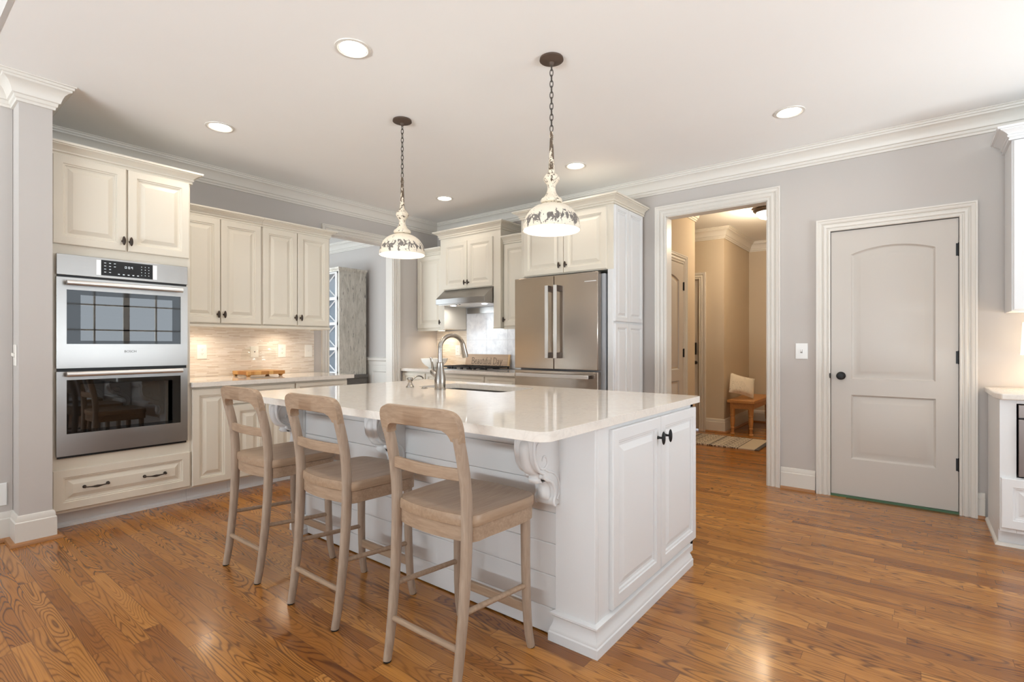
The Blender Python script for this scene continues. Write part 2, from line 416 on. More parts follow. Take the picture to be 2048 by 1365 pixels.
def rrect(x0, x1, y0, y1, r, n=6):
    if not hasattr(r, '__len__'): r = [r]*4
    out = []
    for (cx, cy, a0, q) in ((x0, y0, 180, r[0]), (x1, y0, 270, r[1]), (x1, y1, 0, r[2]), (x0, y1, 90, r[3])):
        sx = 1 if cx == x0 else -1; sy = 1 if cy == y0 else -1
        for i in range(n+1):
            a = R(a0+90*i/n); out.append((cx+sx*q+q*math.cos(a), cy+sy*q+q*math.sin(a)))
    return out
def counter(name, outline, holes, label, z0=.89, z1=.925):
    o = obj(name, slab(outline, holes, z0, z1), 'quartz', None, .006, 3, ang=30); return tag(o, label, 'countertop')

XL, YB, ZC = -5.10, 4.86, 2.845
CROWN = [(0, ZC-.15), (.012, ZC-.15), (.014, ZC-.136), (.022, ZC-.13), (.024, ZC-.112), (.034, ZC-.108), (.036, ZC-.098), (.042, ZC-.078), (.052, ZC-.056), (.066, ZC-.042), (.08, ZC-.036), (.082, ZC-.024), (.09, ZC-.022), (.092, ZC-.008), (.1, ZC-.006), (.1, ZC), (0, ZC)]
BASEP = [(0, .02), (.016, .02), (.016, .135), (.011, .14), (.011, .158), (.006, .175), (0, .178)]
SHOEP = [(0, 0), (.03, 0), (.03, .006), (.026, .016), (.017, .021), (0, .021)]
CASE = [(0, 0), (0, .012), (.006, .017), (.013, .018), (.019, .010), (.024, .010), (.032, .019), (.042, .021), (.050, .019), (.054, .012), (.059, .012), (.066, .022), (.076, .025), (.086, .024), (.089, .029), (.1, .030), (.1, 0)]
CABCROWN = [(0, 0), (.014, 0), (.015, .010), (.009, .012), (.013, .019), (.021, .022), (.022, .031), (.016, .033), (.026, .045), (.040, .056), (.056, .063), (.057, .068), (.070, .069), (.072, .082), (0, .082)]
def cabcrown(path, z, parent, k=1.0, mat='cream'):
    return obj('crown', MB().sweep(path, [(a*k, z+b*k) for a, b in CABCROWN]), mat, parent, ang=25)

# ---------------------------------------------------------------- room shell
struct('floor', MB().box(-9.4, 3.7, -4.8, 9.2, -.1, 0), 'floor')
struct('ceiling', MB().box(-5.22, 3.5, .455, 9.2, ZC, ZC+.1), 'ceil')
struct('ceiling_rear', MB().box(-4.6, 3.5, -4.6, .455, ZC+.9, ZC+1.0), 'ceil')
struct('trim_1', MB().box(-4.45, 3.4, .435, .455, ZC-.001, ZC+.9), 'wall')
# left wall: pier beside the ovens, solid behind cabinets, opening to the dining room
w = MB(); w.box(XL-.12, XL, .60, 3.215, 0, ZC+.05); w.box(XL-.12, XL, 4.10, YB+.12, 0, ZC+.05); w.box(XL-.12, XL, 3.215, 4.10, 2.45, ZC+.05)
struct('wall_left', w, 'wall')
struct('wall_pier', MB().box(XL, -4.27, .60, .755, 0, ZC+.05), 'wall')
struct('wall_far_left', MB().box(-4.57, -4.45, -4.6, .598, 0, ZC+1.0), 'wall')
# back wall with the hall opening and the pantry door
w = MB(); w.box(-9.4, -1.90, YB, YB+.12, 0, ZC+.05); w.box(-1.0, -.535, YB, YB+.12, 0, ZC+.05); w.box(.26, 3.5, YB, YB+.12, 0, ZC+.05)
w.box(-1.90, -1.0, YB, YB+.12, 2.465, ZC+.05); w.box(-.535, .26, YB, YB+.12, 2.135, ZC+.05); w.box(-.535, .26, YB+.06, YB+.12, 0, 2.135)
struct('wall_back', w, 'wall')
# right wall and rear wall with windows (outside the frame)
def window_wall(name, axis, at, a0, a1, o0, o1, z0, z1, th):
    mb = MB()
    def bx(p0, p1, q0, q1):
        mb.box(at, at+th, p0, p1, q0, q1) if axis == 'x' else mb.box(p0, p1, at, at+th, q0, q1)
    bx(a0, o0, 0, ZC+1.0); bx(o1, a1, 0, ZC+1.0); bx(o0, o1, 0, z0); bx(o0, o1, z1, ZC+1.0); struct(name, mb, 'wall')
def window(name, axis, at, o0, o1, z0, z1, cols, rows):
    mb = MB()
    def bx(p0, p1, q0, q1, d=.05):
        mb.box(at, at+d, p0, p1, q0, q1) if axis == 'x' else mb.box(p0, p1, at, at+d, q0, q1)
    for i in range(cols+1):
        c = o0+(o1-o0)*i/cols; wd = .05 if i in (0, cols) else (.05 if i % 2 == 0 else .014); bx(max(o0, c-wd), min(o1, c+wd), z0, z1)
    for i in range(rows+1):
        c = z0+(z1-z0)*i/rows; wd = .05 if i in (0, rows) else .014; bx(o0, o1, max(z0, c-wd), min(z1, c+wd), .046)
    struct(name, mb, 'trim')
window_wall('wall_right', 'x', 3.4, -4.6, 4.98, 1.25, 4.25, .55, 2.45, .12)
window('window_1', 'x', 3.43, 1.25, 4.25, .55, 2.45, 6, 4)
window_wall('wall_rear', 'y', -4.6, -4.6, 3.5, -3.5, 1.5, .45, 2.55, .12)
window('window_2', 'y', -4.55, -3.5, 1.5, .45, 2.55, 10, 4)
# dining room beyond the opening
struct('wall_dining', MB().box(-9.2, -9.08, .3, 4.98, 0, ZC+.1), 'wall')
window_wall('wall_dining_front', 'y', .3, -9.2, -5.22, -8.6, -6.0, .6, 2.4, .12)
window('window_3', 'y', .34, -8.6, -6.0, .6, 2.4, 6, 4)
struct('ceiling_dining', MB().box(-9.2, -5.22, .3, YB+.12, ZC+.03, ZC+.13), 'ceil')
struct('trim_2', MB().sweep([(-5.22, YB), (-9.08, YB)], [(a, b+.035) for a, b in CROWN]), 'trim', ang=25)
struct('trim_3', MB().sweep([(-5.22, YB), (-9.08, YB)], [(0, .91), (.012, .915), (.012, .97), (.03, .985), (.034, 1.02), (.012, 1.03), (0, 1.035)]), 'trim', ang=25)
wp = MB()
for x0, x1 in ((-6.52, -5.82), (-7.4, -6.7)):
    wp.sweep([(x0, .28), (x1, .28), (x1, .84), (x0, .84)], [(0, 0), (.006, .016), (.02, .02), (.034, .01), (.036, 0)], lambda a, b, c: (a, YB-c, b), closed=True)
struct('trim_4', wp, 'trim', ang=25)
struct('trim_5', MB().box(-9.08, -5.22, YB-.006, YB, 0, .92), 'trim')
# mouldings
struct('trim_6', MB().sweep([(3.4, YB), (XL, YB), (XL, .755), (-4.27, .755), (-4.27, .60), (-4.45, .60), (-4.45, .456)], CROWN), 'trim', ang=25)
def casing(name, path, mp, k=1.0): return struct(name, MB().sweep(path, [(a*k, b) for a, b in CASE], mp), 'trim', ang=20)
mb_back = lambda a, b, c: (a, YB-c, b)
casing('trim_7', [(-1.0, 0), (-1.0, 2.465), (-1.90, 2.465), (-1.90, 0)][::-1], mb_back, 1.05)
casing('trim_8', [(.256, 0), (.256, 2.133), (-.531, 2.133), (-.531, 0)][::-1], mb_back, .97)
mb_left = lambda a, b, c: (XL+c, a, b)
casing('trim_9', [(3.215, 0), (3.215, 2.45), (4.10, 2.45), (4.10, 0)], mb_left, .95)
struct('trim_10', MB().box(-1.915, -1.90+.006, YB-.002, YB+.122, 0, 2.465).box(-1.006, -1.0+.01, YB-.002, YB+.122, 0, 2.465).box(-1.9, -1.0, YB-.002, YB+.122, 2.459, 2.475), 'trim')
struct('trim_11', MB().box(XL-.122, XL+.001, 4.092, 4.11, 0, 2.45).box(XL-.122, XL+.001, 3.205, 3.223, 0, 2.45).box(XL-.122, XL+.001, 3.21, 4.1, 2.442, 2.46), 'trim')
struct('baseboard_back', MB().sweep([(-.637, YB), (-.893, YB)], BASEP), 'trim', ang=25)
struct('baseboard_back_right', MB().sweep([(.392, YB), (.352, YB)], BASEP), 'trim', ang=25)
struct('baseboard_pier', MB().sweep([(-4.40, .755), (-4.27, .755), (-4.27, .60), (-4.45, .60), (-4.45, -4.4)], [(a*1.2, b) for a, b in BASEP]), 'trim', ang=25)
sh = [(a+.016, b) for a, b in SHOEP]
struct('trim_12', MB().sweep([(-4.40, .755), (-4.27, .755), (-4.27, .60), (-4.45, .60), (-4.45, -4.4)], sh), 'shoe', ang=30)
struct('trim_13', MB().sweep([(-.637, YB), (-.893, YB)], SHOEP), 'shoe', ang=30)
struct('trim_14', MB().sweep([(.392, YB), (.352, YB)], SHOEP), 'shoe', ang=30)

# ---------------------------------------------------------------- interior doors with arched upper panel
def archloop(x0, x1, y0, ys, yt, i, n=14):
    xc = (x0+x1)/2; h = yt-ys; c = (x1-x0)/2; Rr = (c*c+h*h)/(2*h); yc = yt-Rr
    r = Rr-i; a, b = x0+i, x1-i
    out = [(a, y0+i), (b, y0+i)]
    t1 = math.acos((b-xc)/r); t0 = math.pi-t1
    for k in range(n+1):
        t = t1+(t0-t1)*k/n; out.append((xc+r*math.cos(t), yc+r*math.sin(t)))
    return out
PANP = [(0, 0), (.009, -.012), (.014, -.015), (.024, -.015), (.06, -.003), (.064, -.002)]
def interior_door(name, fr, u0, u1, v0, v1, panels, hinge_u, knob_u, knob_v, hs, parent_kind=True, knobs=True):
    bm = bmesh.new(); es = []
    def ring(pts):
        vs = [bm.verts.new(fr(a, b, 0)) for a, b in pts]; es.extend(bm.edges.new((vs[i], vs[(i+1) % len(vs)])) for i in range(len(vs)))
    ring([(u0, v0), (u1, v0), (u1, v1), (u0, v1)])
    for p in panels: ring(archloop(*p, 0))
    bmesh.ops.triangle_fill(bm, edges=es, use_beauty=True); bm.verts.index_update()
    mb = MB(); mb.add([v.co for v in bm.verts], [tuple(v.index for v in f.verts) for f in bm.faces]); bm.free()
    mb.loops([[fr(a, b, w) for a, b in rect(u0, u1, v0, v1, 0)] for w in (0, -.035)], False, True)
    for p in panels: mb.loops([[fr(a, b, w) for a, b in archloop(*p, i)] for i, w in PANP], False, True)
    me = obj(name, mb, 'door', None, ang=20); me['kind'] = 'structure'
    for hv in hs:
        q = MB(); q.tube([fr(hinge_u, hv-.048, .006), fr(hinge_u, hv+.048, .006)], .0075, 10)
        q.loops([[fr(a, b, w) for a, b in rect(hinge_u-.018, hinge_u+.012, hv-.045, hv+.045, 0)] for w in (0, .002)])
        obj('hinge', q, 'black', me)
    if knobs:
        q = MB(); n = 20
        q.loops([[fr(knob_u+r*math.cos(2*math.pi*j/n), knob_v+r*math.sin(2*math.pi*j/n), w) for j in range(n)] for r, w in
                 ((.032, .0005), (.032, .006), (.024, .010), (.011, .014), (.010, .032), (.02, .036), (.028, .046), (.029, .056), (.022, .066), (.008, .069))])
        obj('knob', q, 'black', me)
    return me
interior_door('door_1', FY(4.868), -.528, .252, .018, 2.128, [(-.393, .125, .945, 1.935, 1.985), (-.393, .128, .31, .8195, .82)], .256, -.459, .969, (1.902, 1.126, .355))
mb = MB().tube([(-.536, 4.85, .969), (-.528, 4.85, .969)], .02, 14); obj('strike', mb, 'black', bpy.data.objects['door_1'])
struct('trim_15', MB().box(-.53, .255, YB-.006, YB+.05, .0005, .016), 'green')

# ---------------------------------------------------------------- hall beyond the opening
HL = -2.07
w = MB(); w.box(HL-.12, HL, YB+.121, 6.2, 0, ZC+.05); w.box(-3.6, HL-.12, 6.08, 6.2, 0, ZC+.05); w.box(-3.6, -2.42, 7.40, 7.52, 2.15, ZC+.05)
w.box(-2.42, HL-.12, 7.40, 7.52, 0, ZC+.05); w.box(HL-.12, HL, 7.40, 8.77, 0, ZC+.05)
struct('wall_hall_left', w, 'hallwall')
struct('wall_hall_back', MB().box(HL-.12, .5, 8.77, 8.9, 0, ZC+.05), 'hallwall')
struct('wall_hall_right', MB().box(-.3, -.18, YB+.121, 8.77, 0, ZC+.05), 'hallwall')
struct('wall_hall_end', MB().box(-3.7, -3.6, 6.08, 7.52, 0, ZC+.05), 'hallwall')
struct('trim_16', MB().sweep([(HL, 4.981), (HL, 6.2), (-3.6, 6.2)][::-1], CROWN), 'trim', ang=25)
struct('trim_17', MB().sweep([(-.3, 8.77), (HL, 8.77), (HL, 7.40), (-3.6, 7.40)], CROWN), 'trim', ang=25)
struct('baseboard_hall', MB().sweep([(-.3, 8.77), (HL, 8.77), (HL, 7.40), (-2.31, 7.40)], [(a*1.2, b*1.05) for a, b in BASEP]), 'trim', ang=25)
struct('trim_18', MB().sweep([(-.3, 8.77), (HL, 8.77), (HL, 7.40), (-2.31, 7.40)], sh), 'shoe')
mb_h = lambda a, b, c: (HL+c, a, b)
casing('trim_19', [(4.995, 0), (4.995, 2.133), (5.775, 2.133), (5.775, 0)], mb_h, .97)
interior_door('door_2', FX(HL+.0135), 5.0, 5.77, .018, 2.128, [(5.13, 5.64, .945, 1.935, 1.985), (5.13, 5.64, .31, .8195, .82)], 5.772, 5.12, .965, (1.88, 1.126, .355))
casing('trim_20', [(-2.41, 0), (-2.41, 2.15), (-3.3, 2.15), (-3.3, 0)][::-1], lambda a, b, c: (a, 7.40-c, b), .97)
interior_door('door_3', FY(7.412), -3.3, -2.412, .018, 2.148, [(-3.14, -2.56, .945, 1.935, 1.985), (-3.14, -2.56, .31, .8195, .82)], -3.3, -2.445, .96, (1.9,), knobs=False)
q = MB().tube([(-2.462, 7.36, 1.24), (-2.462, 7.36, 1.09)], .012, 10).box(-2.475, -2.449, 7.372, 7.411, 1.08, 1.25); obj('door_handle', q, 'black', bpy.data.objects['door_3'])
q = MB().lathe([(.026, 7.345), (.026, 7.411)], (-2.462, 0, .965), 16, 'y'); obj('lock', q, 'black', bpy.data.objects['door_3'])

b = thing('bench', 'honey coloured wooden bench with turned legs in the hall nook', 'bench', (-1.85, 7.95, 0))
obj('seat', MB().box(-2.02, -1.67, 7.36, 8.5, .425, .465), 'bench', b, .006)
obj('apron', MB().box(-1.99, -1.70, 7.40, 7.42, .345, .425).box(-1.722, -1.702, 7.42, 8.42, .345, .425).box(-1.99, -1.97, 7.42, 8.42, .345, .425), 'bench', b, .003)
LEG = [(.03, 0), (.022, .01), (.02, .06), (.027, .08), (.02, .095), (.026, .12), (.032, .2), (.026, .235), (.034, .25), (.028, .27), (.033, .285), (.033, .424)]
for x in (-1.965, -1.728):
    for y in (7.43, 8.4): obj('leg', MB().lathe(LEG, (x, y, 0), 18), 'bench', b)
p = MB(); n = 13
def pil(i, j, sgn):
    a, c = (i/(n-1)*2-1), (j/(n-1)*2-1)
    th = .055*((1-a**4)*(1-c**4))**.6
    k = 1-.10*(abs(a*c))**2+.04*(abs(a*c))**6
    return Vector((sgn*th, a*.19*k*(1-.07*(1-c*c)), c*.15*(1-.09*(1-a*a))))
vs = [pil(i, j, 1) for i in range(n) for j in range(n)]+[pil(i, j, -1) for i in range(n) for j in range(n)]
fs = []
for s_ in (0, n*n):
    for i in range(n-1):
        for j in range(n-1): fs.append((s_+i*n+j, s_+(i+1)*n+j, s_+(i+1)*n+j+1, s_+i*n+j+1))
wn_ = Vector((.66, -.66, .36)).normalized(); un_ = Vector((0, 0, 1)).cross(wn_).normalized(); vn_ = wn_.cross(un_)
rot = Matrix((wn_, un_, vn_)).transposed() @ Matrix.Rotation(R(-16), 3, 'X')
p.add([tuple(rot @ v + Vector((-1.885, 7.60, .652))) for v in vs], fs)
o = obj('throw_pillow', p, 'pillow', None, origin=(-1.885, 7.60, .652), ang=60); tag(o, 'small cream pillow with dark floral embroidery on the hall bench', 'pillow')
r = thing('rug', 'long cream and brown patterned runner rug on the hall floor', 'rug', (-2.2, 6.7, 0))
obj('pile', MB().box(-3.2, -1.62, 6.35, 7.08, .0005, .012), 'rug', r)
obj('end_band', MB().box(-1.62, -1.44, 6.35, 7.08, .0005, .0115), 'rugend', r)
obj('border', MB().box(-1.44, -1.395, 6.35, 7.08, .0005, .011), 'fringe', r)
h = thing('flush_ceiling_light', 'bronze rimmed opal glass flush light on the hall ceiling', 'light', (-1.35, 6.66, ZC))
obj('rim', MB().lathe([(.16, ZC-.001), (.175, ZC-.03), (.15, ZC-.055), (.13, ZC-.055)], (-1.35, 6.66, 0), 36), 'bronze', h)
obj('glass_bowl', MB().lathe([(.14, ZC-.056), (.135, ZC-.08), (.10, ZC-.115), (.05, ZC-.132), (.01, ZC-.136)], (-1.35, 6.66, 0), 32), 'opal', h)
def point(name, loc, e, c, r=.05):
    l = bpy.data.lights.new(name, 'POINT'); l.energy = e; l.color = c; l.shadow_soft_size = r
    o = bpy.data.objects.new(name, l); col.objects.link(o); o.location = loc; return o
WARM = (1.0, .84, .66); WARM2 = (1.0, .88, .74)
point('hall_bulb', (-1.35, 6.66, ZC-.22), 38, (1, .80, .54), .1)

# ---------------------------------------------------------------- tall oven cabinet
FL = FX(-4.395)
c = thing('oven_cabinet', 'tall cream cabinet housing the double wall oven beside the left pier', 'cabinet', (-4.75, 1.17, 0))
bd = MB(); bd.box(-5.098, -4.395, .757, .797, .11, 2.46).box(-5.098, -4.395, 1.552, 1.578, .11, 2.46).box(-5.098, -4.395, .797, 1.552, .11, .468).box(-5.098, -4.395, .797, 1.552, 1.815, 2.46)
obj('body', bd, 'cream', c)
obj('toe_kick', MB().box(-5.098, -4.472, .757, 1.578, 0, .11).sweep([(-4.472, 1.578), (-4.472, .757)], [(0, 0), (.014, 0), (.014, .018), (.004, .03), (0, .03)]), 'white', c)
for y0, y1, ku in ((.775, 1.167, 1.147), (1.18, 1.568, 1.19)):
    d = obj('door', panel(FL, y0, y1, 1.878, 2.458), 'cream', c, ang=20); knob(FX(-4.375), ku, 1.945, d)
d = obj('drawer', panel(FL, .775, 1.574, .13, .395), 'cream', c, ang=20)
pull(FX(-4.375), .935, 1.062, .266, d); pull(FX(-4.375), 1.276, 1.404, .266, d)
cabcrown([(-5.0, 1.578), (-4.395, 1.578), (-4.395, .757)][0:3], 2.455, c)
# double wall oven
ov = thing('double_oven', 'stainless steel double wall oven with black glass doors', 'oven', (-4.4, 1.17, .47))
FO = FX(-4.393)
ob = MB().box(-4.92, -4.90, .80, 1.549, .475, 1.80)
ob.box(-4.90, -4.40, .80, .815, .475, 1.80).box(-4.90, -4.40, 1.534, 1.549, .475, 1.80).box(-4.90, -4.40, .815, 1.534, .475, .56).box(-4.90, -4.40, .815, 1.534, 1.03, 1.16).box(-4.90, -4.40, .815, 1.534, 1.64, 1.80)
obj('body', ob, 'cavity', ov)
for z in (.70, .80, 1.28, 1.42):
    rk = MB()
    for i in range(12): rk.tube([(-4.88, .84+i*.061, z), (-4.42, .84+i*.061, z)], .003, 6)
    for x in (-4.42, -4.88): rk.tube([(x, .818, z), (x, 1.531, z)], .004, 6)
    obj('rack', rk, 'chrome', ov)
obj('vent_trim', MB().box(-4.40, -4.378, .797, .84, .472, 1.805).box(-4.40, -4.378, 1.505, 1.548, .472, 1.805).box(-4.40, -4.378, .84, 1.505, .472, .63).box(-4.40, -4.378, .84, 1.505, .985, 1.222).box(-4.40, -4.378, .84, 1.505, 1.58, 1.805), 'black', ov)
cp = obj('control_panel', MB().box(-4.378, -4.362, .790, 1.551, 1.675, 1.811), 'steel', ov, .002)
obj('display', MB().box(-4.361, -4.3595, 1.022, 1.322, 1.692, 1.797), 'panel', cp)
obj('touch_pad', MB().box(-4.361, -4.3597, .995, 1.021, 1.692, 1.795), 'alu', cp)
obj('touch_pad', MB().box(-4.361, -4.3597, 1.323, 1.349, 1.692, 1.795), 'alu', cp)
dg = MB(); dl = MB(); dr_ = MB(); db = MB()
def seg7(y, z, on, w=.010, h=.016, t=.0022):
    x0, x1 = -4.3594, -4.3588
    S7 = {'a': (y, y+w, z+h-t, z+h), 'd': (y, y+w, z, z+t), 'g': (y, y+w, z+h/2-t/2, z+h/2+t/2), 'f': (y, y+t, z+h/2, z+h), 'b': (y+w-t, y+w, z+h/2, z+h), 'e': (y, y+t, z, z+h/2), 'c': (y+w-t, y+w, z, z+h/2)}
    for k in on: a = S7[k]; dg.box(x0, x1, *a)
for i, q in enumerate(('abcdef', 'acdefg', 'abcfg')): seg7(1.155+i*.016+(.004 if i else 0), 1.752, q)
for a in range(2): dg.box(-4.3594, -4.3588, 1.1675, 1.1695, 1.755+a*.007, 1.757+a*.007)
for i in range(3):
    for j in range(4 if i < 2 else 2): dl.box(-4.3594, -4.3588, 1.038+i*.027, 1.049+i*.027, 1.776-j*.021, 1.780-j*.021)
    for j in range(4): dr_.box(-4.3594, -4.3588, 1.252+i*.022, 1.256+i*.022, 1.772-j*.02, 1.777-j*.02)
for i in range(5): db.box(-4.3594, -4.3588, 1.115+i*.028, 1.126+i*.028, 1.705, 1.711)
obj('clock_digits', dg, 'digits', cp); obj('mode_symbols', dl, 'digits', cp); obj('number_symbols', dr_, 'digits', cp); obj('menu_symbols', db, 'digits', cp)
def ovendoor(z0, z1, wz0, wz1, hz, brand):
    d = MB(); y0, y1, a0, a1 = .790, 1.551, .841, 1.504
    for q in ((y0, a0, z0, z1), (a1, y1, z0, z1), (a0, a1, z0, wz0), (a0, a1, wz1, z1)): d.box(-4.378, -4.362, *q)
    do = obj('oven_door', d, 'steel', ov)
    b0, b1, c0, c1 = a0+.072, a1-.055, wz0+.022, wz1-.032
    g = MB()
    for q in ((a0, b0, wz0, wz1), (b1, a1, wz0, wz1), (b0, b1, wz0, c0), (b0, b1, c1, wz1)): g.box(-4.374, -4.3645, *q)
    obj('glass_border', g, 'ovenglass', do)
    obj('window', MB().box(-4.370, -4.3646, b0, b1, c0, c1), 'ovenwindow', do)
    hb = MB().tube([(-4.313, .832, hz), (-4.313, 1.50, hz+.002)], .0165, 18)
    for y in (.85, 1.482): hb.tube([(-4.362, y, hz), (-4.313, y, hz)], .0085, 10)
    obj('handle', hb, 'alu', do)
    if brand:
        cu = bpy.data.curves.new('brand_lettering', 'FONT'); cu.body = 'BOSCH'; cu.size = .022; cu.extrude = .0004; cu.align_x = 'CENTER'
        tmp = bpy.data.objects.new('tmp', cu); col.objects.link(tmp); bpy.context.view_layer.update()
        me = bpy.data.meshes.new_from_object(tmp.evaluated_get(bpy.context.evaluated_depsgraph_get())); bpy.data.objects.remove(tmp); bpy.data.curves.remove(cu)
        me.materials.clear(); me.materials.append(M['slot'])
        t = bpy.data.objects.new('brand_lettering', me); link(t, do); WL[t] = Vector((-4.3614, 1.188, 1.163))
        t.location = WL[t]-WL[do]; t.rotation_euler = (R(90), 0, R(90))
    return do
ovendoor(1.062, 1.660, 1.222, 1.580, 1.622, True)
ld = ovendoor(.487, 1.040, .630, .985, 1.024, False)
for zr in (.70, .80): pass

# ---------------------------------------------------------------- left run: uppers, base units, counter, backsplash
FU = FX(-4.69)
for i, (y0, y1, ds, lab) in enumerate(((1.580, 2.270, ((1.587, 1.912, 1.89), (1.918, 2.262, 1.94)), 'cream wall cabinet with two doors directly right of the ovens'),
                                       (2.272, 2.955, ((2.280, 2.608, 2.585), (2.616, 2.947, 2.64)), 'cream wall cabinet with two doors beside the dining room opening'))):
    c = thing('wall_cabinet', lab, 'cabinet', (-4.89, (y0+y1)/2, 1.4), 'cream wall cabinets right of the ovens')
    obj('body', MB().box(-5.098, -4.69, y0, y1, 1.40, 2.305), 'cream', c)
    for a, b_, k in ds:
        d = obj('door', panel(FU, a, b_, 1.405, 2.293), 'cream', c, ang=20); knob(FX(-4.67), k, 1.477, d)
    cabcrown([(-5.0, y1), (-4.69, y1), (-4.69, y0)] if i else [(-4.69, y1), (-4.69, y0)], 2.295, c, .92)
    obj('light_rail', MB().sweep([(-4.99, y1), (-4.69, y1), (-4.69, y0)] if i else [(-4.69, y1), (-4.69, y0)], [(-.03, 1.368), (.006, 1.366), (.012, 1.374), (.012, 1.385), (.004, 1.396), (-.03, 1.399)]), 'cream', c, ang=25)
def puck(loc, e, lab, grp, cname='puck_lens', rot=(0, 0, 0)):
    t = thing('under_cabinet_light', lab, 'light', loc, grp)
    obj('housing', MB().lathe([(.058, loc[2]-.001), (.058, loc[2]-.010), (.051, loc[2]-.012)], (loc[0], loc[1], 0), 24), 'chrome', t)
    obj('lens', MB().lathe([(.05, loc[2]-.0121), (.048, loc[2]-.0135)], (loc[0], loc[1], 0), 24), 'puck', t)
    area('puck_lamp', (loc[0], loc[1], loc[2]-.016), (0, 0, 0), .095, .095, e, WARM, 150, 'DISK')
puck((-4.88, 1.88, 1.399), 1.25, 'small round puck light under the wall cabinet next to the ovens', 'puck lights')
puck((-4.88, 2.58, 1.399), 1.25, 'small round puck light under the wall cabinet by the dining opening', 'puck lights')

FB = FX(-4.395)
def base_left(y0, y1, parts, lab):
    c = thing('base_cabinet', lab, 'cabinet', (-4.75, (y0+y1)/2, 0), 'cream base cabinets right of the ovens')
    obj('body', MB().box(-5.098, -4.395, y0, y1, .11, .889), 'cream', c)
    obj('toe_kick', MB().box(-5.098, -4.472, y0, y1, 0, .11).sweep([(-4.472, y1), (-4.472, y0)], [(0, 0), (.014, 0), (.014, .018), (.004, .03), (0, .03)]), 'white', c)
    for kind, a, b_, z0, z1, k in parts:
        d = obj(kind, panel(FB, a, b_, z0, z1, k=1 if kind == 'door' else .7), 'cream', c, ang=20)
        if k == 'pull': pull(FX(-4.375), (a+b_)/2-.06, (a+b_)/2+.06, (z0+z1)/2, d)
        elif k: knob(FX(-4.375), k, z1-.06, d)
base_left(1.580, 1.883, [('door', 1.588, 1.876, .122, .871, None)], 'narrow cream base cabinet with one full height door by the ovens')
base_left(1.885, 2.425, [('drawer', 1.892, 2.418, .735, .870, None), ('door', 1.892, 2.153, .122, .722, None), ('door', 2.158, 2.418, .122, .722, None)], 'cream base cabinet with one drawer in the middle of the left run')
base_left(2.427, 2.968, [('drawer', 2.434, 2.96, .735, .870, None), ('door', 2.434, 2.695, .122, .722, None), ('door', 2.70, 2.96, .122, .722, None)], 'cream base cabinet with one drawer at the dining end of the left run')
counter('countertop', rrect(-5.098, -4.345, 1.580, 3.03, [.002, .002, .02, .002]), [], 'white quartz worktop along the left wall beside the ovens')
o = obj('tile_backsplash', MB().box(-5.099, -5.088, 1.580, 3.03, .926, 1.398), 'mosaicL'); tag(o, 'beige thin strip mosaic backsplash behind the left worktop', 'backsplash')

def plate(fr, u, v, w, h, kind, name, lab, cat, mat='plate', grp=None):
    t = thing(name, lab, cat, fr(u, v, 0), grp)
    obj('cover_plate', MB().loops([[fr(a, b, d) for a, b in rect(u-w/2, u+w/2, v-h/2, v+h/2, i)] for i, d in ((0, .0005), (0, .003), (.004, .006), (.008, .0065))]), mat, t, ang=25)
    if kind == 'outlet':
        for dv in (.02, -.02):
            s_ = MB().loops([[fr(u+.016*math.cos(a), v+dv+.014*math.sin(a)*1.0, d) for a in [2*math.pi*k/20 for k in range(20)]] for d in (.006, .008)])
            so = obj('socket', s_, mat, t)
            sl = MB()
            for du, hh in ((-.006, .007), (.006, .009)): sl.loops([[fr(a, b, d) for a, b in rect(u+du-.0012, u+du+.0012, v+dv, v+dv+hh, 0)] for d in (.008, .0086)])
            sl.loops([[fr(u+.0025*math.cos(a), v+dv-.006+.0025*math.sin(a), d) for a in [2*math.pi*k/10 for k in range(10)]] for d in (.008, .0086)])
            obj('slots', sl, 'slot', so)
    elif kind == 'switch':
        obj('slot', MB().loops([[fr(a, b, d) for a, b in rect(u-.007, u+.007, v-.014, v+.014, 0)] for d in (.006, .0069)]), 'slot', t)
        obj('toggle', MB().loops([[fr(a, b+s_, d) for a, b in rect(u-.0055, u+.0055, v-.011, v+.011, i)] for i, d, s_ in ((0, .006, 0), (0, .008, 0), (.002, .02, .007))]), mat, t)
    elif kind == 'jack':
        obj('jack', MB().loops([[fr(u+r_*math.cos(a), v+r_*math.sin(a), d) for a in [2*math.pi*k/12 for k in range(12)]] for r_, d in ((.005, .006), (.005, .012))]), 'slot', t)
    elif kind == 'button':
        obj('button', MB().loops([[fr(u+r_*math.cos(a), v+r_*math.sin(a), d) for a in [2*math.pi*k/12 for k in range(12)]] for r_, d in ((.007, .006), (.006, .012))]), mat, t)
    return t
FT = FX(-5.088)
plate(FT, 1.925, 1.153, .085, .132, 'outlet', 'wall_outlet', 'ivory double outlet on the mosaic nearest the ovens', 'outlet')
plate(FT, 2.672, 1.155, .085, .132, 'outlet', 'wall_outlet', 'ivory double outlet on the mosaic right of the glass dome', 'outlet')
plate(FT, 2.395, 1.149, .08, .11, 'jack', 'wall_jack', 'cream blank plate with one jack seen through the glass dome', 'wall plate')
plate(FT, 2.965, 1.152, .085, .132, 'button', 'wall_dimmer', 'ivory plate with one round button at the end of the mosaic', 'wall plate')
FW = FY(YB-.001)
plate(FW, -.737, 1.163, .09, .132, 'switch', 'light_switch', 'white toggle switch on the wall between hall opening and door', 'switch', 'wplate')
plate(Fr((0, .599, 0), (1, 0, 0), (0, -1, 0)), -4.362, 1.152, .08, .132, 'switch', 'light_switch', 'toggle switch on the side of the left pier', 'switch', 'plate')
t = plate(FX(-4.449), .52, .288, .105, .14, 'outlet', 'wall_outlet', 'white outlet low on the far left wall cut by the frame', 'outlet', 'wplate')

